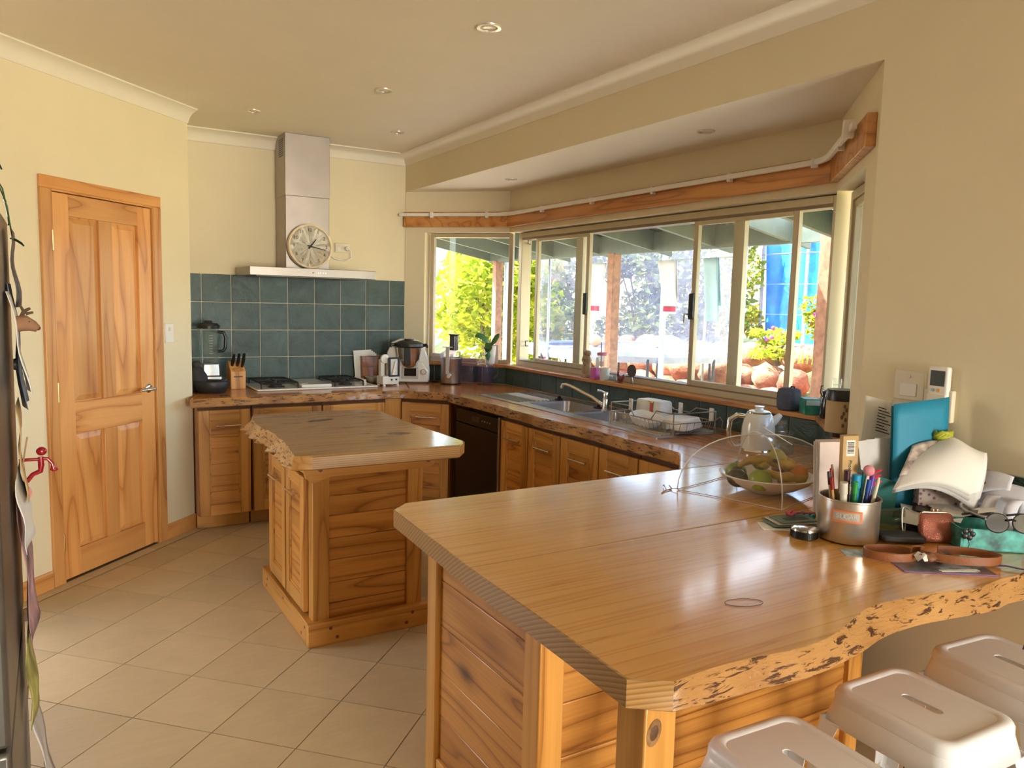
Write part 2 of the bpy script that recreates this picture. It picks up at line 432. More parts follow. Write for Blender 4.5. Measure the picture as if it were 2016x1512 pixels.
bprof = [(.0, .0), (.014, 0), (.014, .082), (.009, .092), (0, .092)]
u45 = Vector((.7071, .7071))
def on45(s): return (DW0[0]+.7071*s, DW0[1]+.7071*s)
BASE_W = DOOR_PINE[0]
def base45(name, s0, s1):
    m = MB(); m.loft([[(s0, -o, z) for o, z in bprof], [(s1, -o, z) for o, z in bprof]])
    return tag(part(name, m, BASE_W, None, (*DW0, 0), (0, 0, PI/4)), kind='structure')
base45('baseboard_left', -1.72, -1.16)
base45('baseboard_left_far', -.284, .012)

# ------------------------------------------------------------------ pantry door (frame local: x along the wall, front -y)
dr = tag(thing('door_1', None, None, (*DW0, 0), PI/4), kind='structure')
DP = DOOR_PINE
sL, sR, aw = -1.155, -.284, .066
part('architrave', MB().box((sL, -.018, 0), (sL+aw, 0, 2.055)), DP[2], dr, bevel=.004)
part('architrave', MB().box((sR-aw, -.018, 0), (sR, 0, 2.055)), DP[2], dr, bevel=.004)
part('architrave', MB().box((sL, -.018, 2.055), (sR, 0, 2.118)), DP[0], dr, bevel=.004)
part('jamb', MB().box((sL+aw-.006, -.014, 0), (sL+aw+.008, .06, 2.06)), DP[2], dr)
part('jamb', MB().box((sR-aw-.008, -.014, 0), (sR-aw+.006, .06, 2.06)), DP[2], dr)
part('jamb', MB().box((sL+aw, -.014, 2.046), (sR-aw, .06, 2.06)), DP[0], dr)
l0, l1 = sL+aw+.011, sR-aw-.011; y0, y1 = -.004, .034; zb, zt = .012, 2.042
leaf = part('door_leaf', MB().box((l0+.02, .012, zb+.02), (l1-.02, .026, zt-.02)), DP[2], dr)
st = .108; xm = (l0+l1)/2
for a, b in ((l0, l0+st), (l1-st, l1)): part('stile', MB().box((a, y0, zb), (b, y1, zt)), DP[2], leaf, bevel=.002)
for a, b in ((zb, .16), (.785, .955), (1.93, zt)): part('rail', MB().box((l0+st, y0, a), (l1-st, y1, b)), DP[0], leaf, bevel=.002)
for a, b in ((.16, .785), (.955, 1.93)):
    part('mullion', MB().box((xm-.048, y0, a), (xm+.048, y1, b)), DP[2], leaf, bevel=.002)
    for p, q in ((l0+st, xm-.048), (xm+.048, l1-st)):
        m = MB(); e = .006; w = .034
        o = [(p+e, a+e), (q-e, a+e), (q-e, b-e), (p+e, b-e)]; i = [(p+w, a+w), (q-w, a+w), (q-w, b-w), (p+w, b-w)]
        m.loft([[(x, .013, z) for x, z in o], [(x, .010, z) for x, z in o], [(x, .0015, z) for x, z in i]], True, True)
        part('raised_panel', m, DP[2], leaf)
hd = part('door_handle', MB().lathe([(.0, 0), (.027, 0), (.027, .006), (.022, .010), (0, .010)], 24, M=xf((l1-.055, y0, .975), (PI/2, 0, 0))), CHROME, leaf, smooth=40)
part('lever', MB().tube([(l1-.055, y0-.008, .975), (l1-.055, y0-.045, .975), (l1-.062, y0-.055, .975), (l1-.085, y0-.056, .975), (l1-.175, y0-.052, .975)], [.010, .009, .010, .010, .008], 12), CHROME, leaf, smooth=50)
for z in (.22, 1.02, 1.80): part('hinge', MB().cyl((l0-.004, y0-.006, z-.05), (l0-.004, y0-.006, z+.05), .006), mat('brass', (.7, .5, .2), .3, 1), leaf, smooth=40)

# ------------------------------------------------------------------ backsplash tiles
BT = None
def slate_mat():
    t = NT('blue_slate_tile'); b = t.bsdf(.5, 0, .06, .2); v = t.map((1, 1, 1))
    a = t.noise(v, 9, 5, .65); w = t.noise(v, 3.2, 5, .7, 1.6)
    c = t.ramp(a, [(.25, lin('#2f403f')), (.55, lin('#405350')), (.8, lin('#4b5e5a'))])
    oi = t.n('ObjectInfo'); h = t.n('HueSaturation'); t.l(c, h.inputs['Color']); t.l(t.math('MULTIPLY_ADD', oi.outputs['Random'], .3, .85), h.inputs['Value'])
    t.l(h.outputs[0], b.inputs['Base Color'])
    t.bump(b, t.ramp(w, [(.42, (0, 0, 0)), (.5, (1, 1, 1)), (.56, (.3, .3, .3))]), .35, .006); return t.m
BT = slate_mat(); BGROUT = mat('pale_grout', (.55, .50, .38), .9)
tx = [.780, .928, 1.132, 1.338, 1.544, 1.749, 1.957, 2.164, 2.366, 2.498]
tz = [C+.0, C+.198, 1.290, 1.494, 1.692]; tz = [.8865, 1.088, 1.290, 1.492, 1.694]
struct('trim_grout_back', MB().box((.78, WY-.004, C+.001), (2.499, WY+.006, 1.694)), BGROUT).parent = None
g = .0028
for i in range(9):
    for j in range(4):
        w, h = tx[i+1]-tx[i]-2*g, tz[j+1]-tz[j]-2*g
        part('tile', MB().box((-w/2, -.004, -h/2), (w/2, .004, h/2)), BT, wall_back, ((tx[i]+tx[i+1])/2, WY-.005, (tz[j]+tz[j+1])/2), bevel=.003)
def tile_strip(a, b, inn, z0, z1, size, parent, first=None):
    u = (b-a).normalized(); L = (b-a).length; ang = math.atan2(u.y, u.x)
    s = 0; e = first or size
    p, q = a, b
    m = MB(); k = inn*.004
    m.prism([(p.x, p.y), (q.x, q.y), (q.x+k.x, q.y+k.y), (p.x+k.x, p.y+k.y)], z0, z1)
    struct('trim_grout', m, BGROUT)
    while s < L-.01:
        e = min(e, L); w = e-s-2*g; c = a+u*(s+e)/2+inn*.006
        if w > .01: part('tile', MB().box((-w/2, -.004, -(z1-z0)/2+g), (w/2, .004, (z1-z0)/2-g)), BT, parent, (c.x, c.y, (z0+z1)/2), (0, 0, ang), bevel=.003)
        s = e; e = s+size
tile_strip(FAR0, FAR1, -dF, C+.0015, SILL, .205, wall_bay_far, .27)
tile_strip(FAR1, NEAR0, -dM, C+.0015, SILL, .205, wall_bay, .12)
tile_strip(NEAR0, NEAR1, -dN, C+.0015, SILL, .205, wall_bay_near)
tile_strip(Vector((2.5, 1.72, 0)), Vector((2.5, .3, 0)), -dM, C+.0015, 1.06, .205, wall_right, .10)

# ------------------------------------------------------------------ windows
SILLW = wood('sill_pine', '#dc9a52', '#c07a38', '#8f5222', 1, knots=.5)
SILLX = wood('sill_pine_x', '#dc9a52', '#c07a38', '#8f5222', 0, knots=.5)
SH = .035                                                       # windows sit this much further out in the wall
def frame_bar(m, u, o, s0, s1, z0, z1, d0, d1):
    """bar along the facet: s range, z range, depth range outwards"""
    p, q = u[0]+u[1]*s0, u[0]+u[1]*s1; d0 += SH; d1 += SH
    m.prism([(p.x+o.x*d0, p.y+o.y*d0), (q.x+o.x*d0, q.y+o.y*d0), (q.x+o.x*d1, q.y+o.y*d1), (p.x+o.x*d1, p.y+o.y*d1)], z0, z1)
def frame_box(u, o, s0, s1, z0, z1, wv, wh, d0, d1):
    m = MB(); frame_bar(m, u, o, s0, s0+wv, z0, z1, d0, d1); frame_bar(m, u, o, s1-wv, s1, z0, z1, d0, d1)
    frame_bar(m, u, o, s0+wv, s1-wv, z0, z0+wh, d0, d1); frame_bar(m, u, o, s0+wv, s1-wv, z1-wh, z1, d0, d1); return m
def pane(u, o, s0, s1, z0, z1, d): m = MB(); frame_bar(m, u, o, s0, s1, z0, z1, d-.002, d+.002); return m
ZB, ZT = 1.045, 2.09
# far facet: one fixed light
u1 = (FAR0, (FAR1-FAR0).normalized())
w1 = struct('window_1', frame_box(u1, dF, .19, FL+.015, ZB, ZT-.005, .034, .030, .035, .095), ALU, bevel=.003)
part('pane', pane(u1, dF, .22, FL-.015, ZB+.028, ZT-.033, .065), GLASS, w1)
part('sill', MB().prism([(2.62-.03, 5.80-.03), (3.10, 5.29), (3.12, 5.33), (3.22, 5.41), (2.77, 5.87), (2.60, 5.84)], SILL, ZB), SILLX, w1, bevel=.004)
# main window: fixed centre light, two sliding sashes standing half open
u2 = (FAR1, (NEAR0-FAR1).normalized()); W2 = 2.96
w2 = struct('window_2', frame_box(u2, dM, .04, 2.945, ZB, ZT-.005, .050, .040, .03, .12), ALU, bevel=.003)
def s_of(y): return 5.30-y*1.0095
for ya, yb in ((4.50, 4.42), (3.03, 2.955)): 
    m = MB(); frame_bar(m, u2, dM, s_of(ya), s_of(yb), ZB+.04, ZT-.045, .075, .11)
    part('mullion', m, ALU, w2, bevel=.003)
part('pane', pane(u2, dM, s_of(4.43), s_of(3.02), ZB+.04, ZT-.045, .092), GLASS, w2)
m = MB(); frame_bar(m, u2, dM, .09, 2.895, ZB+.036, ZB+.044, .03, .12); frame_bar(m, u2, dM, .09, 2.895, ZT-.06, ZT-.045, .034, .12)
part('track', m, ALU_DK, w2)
for ya, yb in ((4.97, 4.29), (3.295, 2.575)):
    sh = part('sash', frame_box(u2, dM, s_of(ya), s_of(yb), ZB+.042, ZT-.05, .034, .032, .036, .066), ALU, w2, bevel=.003)
    part('pane', pane(u2, dM, s_of(ya)+.03, s_of(yb)-.03, ZB+.07, ZT-.08, .051), GLASS, sh)
    yl = (4.29*1.0095+.017) if ya > 4 else (3.295*1.0095-.017)
    part('latch', MB().box((BX+.016+SH, yl-.017, 1.47), (BX+.038+SH, yl+.017, 1.62)), BLACK, sh, bevel=.006)
    if ya < 4: part('key', MB().cyl((BX+.055, yl+.012, 1.50), (BX+.030, yl+.012, 1.50), .004).box((BX+.021, yl+.006, 1.45), (BX+.024, yl+.018, 1.50)), STEEL, sh)
for y, z in ((5.19, 2.0), (5.19, 1.2), (2.40, 1.98), (2.40, 1.13)):
    part('catch', MB().tube([(BX+.13, y, z), (BX+.10, y-.012 if y > 4 else y+.012, z), (BX+.10, y-.012 if y > 4 else y+.012, z+.04), (BX+.13, y, z+.04)], .004, 6), BLACK, w2)
part('sill', MB().prism([(3.09, 5.288), (3.12, 5.32), (3.28, 5.32), (3.28, 2.32), (3.12, 2.32), (3.09, 2.352)], SILL, ZB), SILLW, w2, bevel=.004)
# near facet: a sliding light seen edge-on
u3 = (NEAR0, (NEAR1-NEAR0).normalized())
w3 = struct('window_3', frame_box(u3, dN, -.015, FL-.21, ZB, ZT-.005, .05, .04, .03, .12), ALU, bevel=.003)
part('pane', pane(u3, dN, .30, FL-.25, ZB+.04, ZT-.04, .092), GLASS, w3)
sh = part('sash', frame_box(u3, dN, .03, .36, ZB+.04, ZT-.045, .034, .032, .04, .07), ALU, w3, bevel=.003)
part('pane', pane(u3, dN, .06, .33, ZB+.07, ZT-.08, .055), GLASS, sh)
a = NEAR0-dN*.042*0; n1p = NEAR1+Vector((.09, .09, 0))
part('sill', MB().prism([(3.09, 2.352), (3.12, 2.32), (3.24, 2.23), (2.75, 1.74), (2.65, 1.87), (2.58, 1.80), (2.545, 1.807)], SILL, ZB), SILLX, w3, bevel=.004)

# ------------------------------------------------------------------ timber pelmet boards with the curtain track
def pelmet(name, a, b, inn, ax):
    m = MB(); k = inn*.036
    m.prism([(a[0].x, a[0].y), (b[0].x, b[0].y), (b[1].x, b[1].y), (a[1].x, a[1].y)], 2.128, 2.246)
    return struct(name, m, SILLX if ax else SILLW, bevel=.003)
def off(p, n1, n2=None, d=.036):
    if n2 is None: return p+n1*d
    b = (n1+n2); b = b/b.dot(n1); return p+b*d
iF, iM, iN = -dF, -dM, -dN
cF = off(FAR1, iF, iM); cN = off(NEAR0, iM, iN)
def rotbox(name, p, q, mtl):
    """board between plan points with the grain along it"""
    pass
pelmet('trim_3', (FAR0-dF*0, off(FAR0, iF)), (FAR1, cF), iF, 1)
pelmet('trim_4', (FAR1, cF), (NEAR0, cN), iM, 0)
e = NEAR1+(NEAR0-NEAR1).normalized()*.05
pelmet('trim_5', (NEAR0, cN), (e, off(e, iN)), iN, 1)
def arc_path(pts, r=.12, z=2.222, n=6):
    out = []
    for i, p in enumerate(pts):
        if 0 < i < len(pts)-1:
            a, b = (pts[i-1]-p).normalized(), (pts[i+1]-p).normalized()
            for k in range(n+1):
                t = k/n; out.append((p+a*r)*(1-t)**2+p*2*t*(1-t)+(p+b*r)*t*t)
        else: out.append(p)
    return [(q.x, q.y, z) for q in out]
d = .062
tp = arc_path([off(FAR0, iF, None, d)-Vector((.02, -.02, 0)), off(FAR1, iF, iM, d), off(NEAR0, iM, iN, d), off(e, iN, None, d)+Vector((.06, .06, 0))])
tr = MB(); rings = []
for i, p in enumerate(tp):
    a = Vector(tp[max(i-1, 0)]); b = Vector(tp[min(i+1, len(tp)-1)]); t = (b-a).normalized(); nn = Vector((-t.y, t.x, 0)); P = Vector(p)
    rings.append([P+nn*.010+V(0, 0, -.013), P+nn*.010+V(0, 0, .013), P-nn*.010+V(0, 0, .013), P-nn*.010+V(0, 0, -.013)])
tr.loft(rings)
ct = thing('curtain_track', 'white plastic curtain track curving along the timber board above the bay window', 'curtain track', (2.8, 3.8, 2.22))
def sub(o, v): return [(p[0]-v[0], p[1]-v[1], p[2]-v[2]) for p in o]
TRW = mat('track_white', (.82, .77, .68), .4, var=.02)
part('rail', tr, TRW, ct, (-2.8, -3.8, -2.22), bevel=.003)
for k, (x, y) in enumerate([(2.62, 5.68), (2.95, 5.37), (3.06, 4.75), (3.06, 4.15), (3.06, 3.55), (3.06, 2.95), (3.045, 2.42), (2.80, 2.10)]):
    part('bracket', MB().box((-.010, -.010, -.022), (.02, .010, .022)), TRW, ct, (x-2.8, y-3.8, -.002), (0, 0, 0 if 2 <= k <= 5 else (PI/4 if k < 2 else -PI/4)), bevel=.002)
part('end_glider', MB().box((-.014, -.02, -.03), (.014, .02, .035)), TRW, ct, (2.595-2.8, 1.915-3.8, 0), (0, 0, PI/4), bevel=.003)

# ------------------------------------------------------------------ recessed ceiling lights
def downlight(x, y, z, label, r=.045):
    t = thing('downlight', label, 'ceiling light', (x, y, z), 0, 'recessed ceiling lights')
    part('trim_ring', MB().lathe([(r*.70, .004), (r*.72, -.004), (r, -.006), (r*1.05, -.002), (r*1.05, .002)], 28, caps=False), mat('satin_chrome', (.72, .66, .56), .3, .6), t, smooth=50)
    part('lamp', MB().lathe([(0, -.002), (r*.45, -.003), (r*.72, .002), (r*.72, .004), (0, .004)], 24), mat('lamp_face', (.75, .66, .5), .2), t, smooth=50)
downlight(1.63, 2.98, CEIL_Z-.001, 'recessed ceiling light nearest the camera, largest of the four on the main ceiling', .052)
downlight(1.63, 4.18, CEIL_Z-.001, 'recessed ceiling light in the middle of the ceiling, above the far end of the island')
downlight(1.13, 5.13, CEIL_Z-.001, 'recessed ceiling light to the left of the range hood chimney')
downlight(2.11, 5.15, CEIL_Z-.001, 'recessed ceiling light to the right of the range hood, by the bulkhead corner')
downlight(2.81, 2.88, SOF-.001, 'recessed light in the lowered bay soffit, near its camera end', .042)
downlight(2.83, 4.80, SOF-.001, 'recessed light in the lowered bay soffit, near its far end', .042)
# ------------------------------------------------------------------ cabinets
HANDLE = mat('satin_steel_bar', (.66, .60, .52), .22, 1, var=.03)
DARKGAP = mat('painted_gap_shade', (.10, .035, .015), .7)  # dark tone that stands in for shade inside narrow gaps
CARC = wood('carcass_pine', '#c8803c', '#a8642a', '#743c14', 2, knots=0)
def bar_handle(parent, x, z, L, y=-.022):
    m = MB().cyl((x-L/2, y-.028, z), (x+L/2, y-.028, z), .006, n=10)
    for s in (-1, 1): m.cyl((x+s*(L/2-.03), y, z), (x+s*(L/2-.03), y-.028, z), .0045, n=8)
    return part('handle', m, HANDLE, parent, smooth=40)
def pine_door(parent, x0, x1, z0, z1, nb=6, st=.066, top=.066, bot=.07, handle=True, hl=.17, hz=None):
    """Shaker door: two stiles, two rails, stacked horizontal boards, steel bar handle."""
    d = part('door', MB().box((x0+.004, -.006, z0+.004), (x1-.004, .004, z1-.004)), BOARD[0], parent)
    for a, b in ((x0, x0+st), (x1-st, x1)): part('stile', MB().box((a, -.022, z0), (b, .003, z1)), PINE[2], d, bevel=.003)
    for a, b in ((z0, z0+bot), (z1-top, z1)): part('rail', MB().box((x0+st, -.022, a), (x1-st, .003, b)), PINE[0], d, bevel=.003)
    h = (z1-top-z0-bot)/nb; w = x1-x0-2*st; offs = [random.uniform(-.12, .12)*h for _ in range(nb+1)]; offs[0] = offs[-1] = 0
    for k in range(nb):
        a = z0+bot+h*k+offs[k]; b = z0+bot+h*(k+1)+offs[k+1]
        part('board', MB().box((-w/2+.0005, -.0045, -(b-a)/2+.0005), (w/2-.0005, .005, (b-a)/2-.0005)), BOARD[0], d, ((x0+x1)/2, -.0085, (a+b)/2), bevel=.0022)
    mo = MB()
    for a, b, c_, e in ((x0+st, x0+st+.010, z0+bot, z1-top), (x1-st-.010, x1-st, z0+bot, z1-top)): mo.box((a, -.018, c_), (b, -.008, e))
    for a, b in ((z0+bot, z0+bot+.010), (z1-top-.010, z1-top)): mo.box((x0+st+.010, -.018, a), (x1-st-.010, -.008, b))
    part('moulding', mo, PINE[0], d, bevel=.002)
    if handle: bar_handle(d, (x0+x1)/2+.02, hz or (z1-top-.035), hl)
    return d
ZD0, ZD1 = .105, .80
def cabinet(label, loc, rz, w, depth=.56, nb=6, plinth=True, top=.822, **k):
    t = thing('base_cabinet', label, 'cabinet', loc, rz, 'pine base cabinets under the worktop')
    part('carcass', MB().box((0, .004, .10), (w, depth, top)), CARC, t)
    if plinth: part('plinth', MB().box((.0, .075, 0), (w, .095, .10)), PINE[0], t, bevel=.003)
    part('top_rail', MB().box((0, -.004, .802), (w, .004, .824)), DARKGAP, t)  # dark strip painted as the shade between doors and worktop
    pine_door(t, .003, w-.005, ZD0, ZD1, nb, **k)
    return t
FY = 5.225
cabinet('pine cabinet beside the pantry wall, leftmost of the stove run', (.781, FY, 0), 0, .332, hl=.155)
cabinet('wide pine cabinet under the left half of the white cooktop, partly behind the island', (1.122, FY, 0), 0, .468)
cabinet('wide pine cabinet under the right half of the cooktop, mostly behind the island', (1.594, FY, 0), 0, .462)
# corner unit set across the corner
t = cabinet('pine corner cabinet set diagonally between the stove run and the black dishwasher', (2.19, FY-.015, 0), -PI/4, .375, .45, nb=6, st=.062, hl=.16)
single('corner_filler', 'plain pine filler panel between the cooktop cabinets and the diagonal corner cabinet', 'filler panel',
       MB().box((0, 0, .0), (.125, .02, .824)), PINE[2], loc=(2.061, FY-.004, 0))
fx = 2.45
for y, w, lab, nb in ((4.172, .322, 'pine cabinet next to the black dishwasher, first of the row under the sink', 4),
                      (3.846, .336, 'pine cabinet second from the dishwasher in the row under the sink', 4),
                      (3.506, .352, 'pine cabinet third from the dishwasher, middle of the row under the sink', 4),
                      (3.150, .312, 'pine cabinet fourth from the dishwasher, the last one in the row whose handle shows', 4),
                      (2.834, .30, 'pine cabinet nearest the peninsula at the end of the row under the sink', 4)):
    cabinet(lab, (fx, y, 0), -PI/2, w, .55, nb, top=.715, hl=.165)
# ------------------------------------------------------------------ dishwasher
DWM = mat('black_stainless', (.035, .026, .022), .3, .75, var=.04)
t = thing('dishwasher', 'tall dark stainless dishwasher between the corner cabinet and the sink cabinets', 'dishwasher', (fx-.012, 4.815, 0), -PI/2)
part('tub', MB().box((0, .02, .02), (.63, .55, .715)), BLACK, t)
part('door', MB().box((.012, -.012, .11), (.607, .02, .70)), DWM, t, bevel=.006)
cp_ = part('control_panel', MB().box((.012, -.012, .706), (.607, .02, .80)), DWM, t, bevel=.006)
part('display', MB().box((.25, -.0135, .735), (.36, -.0115, .775)), BLACK_GLOSS, cp_)
for k in range(4): part('button', MB().cyl((.40+k*.035, -.012, .755), (.40+k*.035, -.0145, .755), .006, n=12), STEEL, cp_)
part('kickboard', MB().box((.012, .05, 0), (.607, .07, .10)), BLACK, t)
part('side_strip', MB().box((.607, -.010, .02), (.628, .02, .81)), STEEL, t)

# ------------------------------------------------------------------ worktops (live edge slabs)
def wavy(pts, step=.05, amp=.008, seed=0, keep=()):
    """Resample a polyline and let it wander like a natural edge."""
    rnd = random.Random(seed); out = []; ph = [rnd.uniform(0, 6.28) for _ in range(4)]; s = 0
    for i in range(len(pts)-1):
        a, b = Vector(pts[i]), Vector(pts[i+1]); L = (b-a).length; n = max(1, int(L/step)); d = (b-a).normalized(); nn = Vector((-d.y, d.x))
        for k in range(n):
            t = k/n; f = min(1, min(t*L, (1-t)*L)/.08) if True else 1
            w = amp*f*(.5*math.sin(7*(s+t*L)+ph[0])+.35*math.sin(17*(s+t*L)+ph[1])+.25*math.sin(41*(s+t*L)+ph[2]))
            p = a.lerp(b, t)+nn*w; out.append((p.x, p.y))
        s += L
    out.append(tuple(pts[-1])); return out
LIVE = None
def live_mat(name, base, pale, dark, amount, axis=0, coat=.6):
    t = NT(name); b = t.bsdf(.25, 0, coat, .08); sc = [80]*3; sc[axis] = 15
    v = t.map(sc, False); n = t.noise(v, 1, 4, .65, .6); n2 = t.noise(t.map((6, 6, 6), False), 1, 3)
    c = t.ramp(n2, [(.3, lin(base)), (.7, lin(pale))])
    f = t.ramp(n, [(amount, (0, 0, 0)), (amount+.05, (1, 1, 1))])
    c = t.mix(f, c, lin(dark)); t.l(c, b.inputs['Base Color']); t.bump(b, n, .5, .012); return t.m
LIVE_Y = live_mat('live_edge_pale', '#a57440', '#c2935a', '#4c2a16', .545, 0)
LIVE_X = live_mat('live_edge_brown', '#8a5524', '#b98243', '#3a1c0c', .56, 1)
LIVE_S = live_mat('live_edge_brown_stove', '#94602a', '#c08a46', '#4a2611', .55, 0)
LIVE_I = live_mat('bark_edge_rough', '#b98a54', '#d4a86e', '#7d5a34', .55, 1, 0)
ENDG = None
def end_grain():
    t = NT('pine_end_grain'); b = t.bsdf(.35, 0, .3, .15)
    v = t.map((1, 1, 1)); ln = t.n('VectorMath', operation='LENGTH'); ad = t.n('VectorMath', operation='ADD'); t.l(t.map((1, 1, 1.6), False), ad.inputs[0]); ad.inputs[1].default_value = (.05, -.16, .12)
    sp = t.n('VectorMath', operation='MULTIPLY'); t.l(ad.outputs[0], sp.inputs[0]); sp.inputs[1].default_value = (.1, 1, 1)
    fr = t.n('VectorMath', operation='MODULO'); 
    t.l(sp.outputs[0], ln.inputs[0]); r = t.math('FRACT', t.math('MULTIPLY', ln.outputs['Value'], 70))
    c = t.ramp(r, [(0, lin('#9a7440')), (.6, lin('#b98d55')), (.9, lin('#8a6234')), (1, lin('#9a7440'))])
    t.l(c, b.inputs['Base Color']); return t.m
ENDG = end_grain()
def slab(name, top, bot, z0, z1, mtl, parent, live=None, live_range=None, holes=(), round_=.006, end_range=None, end_mtl=None):
    """Slab with a separate top and bottom outline; sides in live_range take the live edge material."""
    n = len(top); f = lambda t: [(top[i][0]*t+bot[i][0]*(1-t), top[i][1]*t+bot[i][1]*(1-t)) for i in range(n)]
    inn = []
    cx = sum(p[0] for p in top)/n; cy = sum(p[1] for p in top)/n
    def inset(o, d):
        r = []
        for i in range(n):
            a, b, c_ = Vector(o[i-1]), Vector(o[i]), Vector(o[(i+1) % n]); d0 = (b-a).normalized() if (b-a).length > 1e-6 else V(1, 0).to_2d(); d1 = (c_-b).normalized() if (c_-b).length > 1e-6 else d0
            n0, n1 = Vector((-d0.y, d0.x)), Vector((-d1.y, d1.x)); q = n0+n1; q = q/max(.4, q.dot(n0)) if q.length > 1e-6 else n0
            r.append((b.x+q.x*d, b.y+q.y*d))
        return r
    A = sum(top[i-1][0]*top[i][1]-top[i][0]*top[i-1][1] for i in range(n))
    sg = 1 if A > 0 else -1
    zm = (z0+z1)/2
    rings = [[(x, y, z0) for x, y in inset(bot, round_*sg)], [(x, y, z0+round_) for x, y in bot], [(x, y, zm) for x, y in f(.5)], [(x, y, z1-round_) for x, y in top], [(x, y, z1) for x, y in inset(top, round_*sg)]]
    m = fill_rings(rings, holes); me = m.mesh(name, mtl)
    o = link(name, me, parent)
    for lm, lr in ((live, live_range), (end_mtl, end_range)):
        if not lm: continue
        me.materials.append(lm); idx = len(me.materials)-1
        for k, p in enumerate(me.polygons):
            if k < (len(rings)-1)*n and lr[0] <= k % n < lr[1]: p.material_index = idx
    for p in me.polygons: p.use_smooth = True
    me.set_sharp_from_angle(angle=math.radians(38))
    return o
wt = thing('worktop', 'thick live-edged pine worktop running along the stove wall and under the bay window', 'worktop', (0, 0, 0))
ZS0 = .828
# stove run plank (grain along x), with its mitre at the corner
fr_ = wavy([(.728, 5.155), (1.05, 5.165), (1.7, 5.17), (2.15, 5.175)], .06, .010, 3)
poly = fr_+[(2.28, 5.30), (2.49, 5.915), (.781, 5.915), (.781, 5.352)]
bot = [(x, y-.012-.008*math.sin(9*x)) if i < len(fr_) else (x, y) for i, (x, y) in enumerate(poly)]
slab('plank', poly, bot, ZS0, C, SLAB_DARK[0], wt, LIVE_S, (0, len(fr_)-1))
f2 = wavy([(2.152, 5.175), (2.42, 4.915)], .05, .006, 5)
f3 = wavy([(2.405, 4.89), (2.42, 4.2), (2.405, 3.6), (2.425, 3.0), (2.42, 2.56)], .06, .012, 9)
poly = f2+f3+[(2.40, 2.525), (2.172, 2.281), (3.052, 2.281), (3.113, 2.345), (3.113, 5.297), (2.493, 5.912), (2.284, 5.298)]
bot = [(x-.012-.007*math.sin(11*y), y-.002) if i < len(f2)+len(f3) else (x, y) for i, (x, y) in enumerate(poly)]
def rrect(x0, x1, y0, y1, r=.03, n=4):
    out = []
    for cx, cy, a in ((x1-r, y1-r, 0), (x0+r, y1-r, PI/2), (x0+r, y0+r, PI), (x1-r, y0+r, 1.5*PI)):
        for k in range(n+1): out.append((cx+r*math.cos(a+PI/2*k/n), cy+r*math.sin(a+PI/2*k/n)))
    return out
B1 = (2.665, 2.985, 3.80, 4.235); B2 = (2.665, 2.985, 3.375, 3.735)
slab('plank', poly, bot, ZS0, C, SLAB_DARK[1], wt, LIVE_X, (0, len(f2)+len(f3)-1), holes=[rrect(*B1)[::-1], rrect(*B2)[::-1]])

# peninsula worktop: two planks joined lengthwise, natural front edge over the stools
pt = thing('peninsula_worktop', 'broad glossy pine peninsula top with a natural wavy edge above the white stools', 'worktop', (0, 0, 0))
far = [(.872, 1.64), (.905, 2.215), (.97, 2.274), (2.168, 2.279), (3.045, 2.279), (2.62, 1.852), (2.497, 1.722), (2.497, 1.64)]
slab('plank', far[::-1], [(x-.0, y) for x, y in far[::-1]], ZS0, C, SLAB[0], pt, round_=.0025, end_mtl=ENDG, end_range=(5, 8))
nt = [(.922, .955), (1.035, .960), (1.126, .953), (1.19, .944), (1.256, .938), (1.342, .946), (1.445, .974), (1.525, .999), (1.60, 1.006), (1.70, .998), (1.782, .984), (1.85, .967), (1.908, .956), (1.96, .958), (2.016, .963), (2.08, .957), (2.13, .962), (2.22, .985), (2.34, .97), (2.497, .98)]
nbm = [(.922, .955), (1.03, .943), (1.12, .938), (1.19, .930), (1.256, .923), (1.342, .930), (1.445, .944), (1.525, .962), (1.60, .970), (1.70, .968), (1.782, .956), (1.85, .945), (1.908, .935), (1.96, .933), (2.016, .940), (2.08, .935), (2.13, .938), (2.22, .955), (2.34, .945), (2.497, .955)]
def dens(o, k=3):
    r = []
    for i in range(len(o)-1):
        p0, p1, p2, p3 = [Vector(o[max(0, min(len(o)-1, i+j))]) for j in (-1, 0, 1, 2)]
        for q in range(k):
            t = q/k; v = .5*((2*p1)+(p2-p0)*t+(2*p0-5*p1+4*p2-p3)*t*t+(3*p1-p0-3*p2+p3)*t**3); r.append((v.x, v.y))
    return r+[o[-1]]
nt, nbm = dens(nt), dens(nbm)
rest = [(2.497, 1.6395), (.872, 1.6395), (.856, 1.005)]
slab('plank', nt+rest, nbm+rest, ZS0, C, SLAB[0], pt, LIVE_Y, (0, len(nt)-1), round_=.0025, end_mtl=ENDG, end_range=(len(nt)+1, len(nt)+3))

# ------------------------------------------------------------------ peninsula cabinet and leg
pc = thing('peninsula_cabinet', 'pine panelled cabinet carrying the left end of the peninsula top', 'cabinet', (1.0, 1.5, 0))
X0, Y0, Yb, Xb = 0, 0, .66, 1.30
part('carcass', MB().box((.03, .03, .05), (1.26, Yb-.03, .822)), CARC, pc)
part('corner_post', MB().box((0, 0, 0), (.075, .075, .826)), PINE[2], pc, bevel=.004)
part('corner_post', MB().box((0, Yb-.065, 0), (.065, Yb, .826)), PINE[2], pc, bevel=.004)
part('corner_post', MB().box((Xb-.07, 0, 0), (Xb, .07, .826)), PINE[2], pc, bevel=.004)
def boards_y(parent, x, ya, yb, z0, z1, n, th=.012):
    h = (z1-z0)/n
    for k in range(n): part('board', MB().box((-th/2, -(yb-ya)/2, -h/2+.0007), (th/2, (yb-ya)/2, h/2-.0007)), BOARD[1], parent, (x, (ya+yb)/2, z0+h*(k+.5)), bevel=.003)
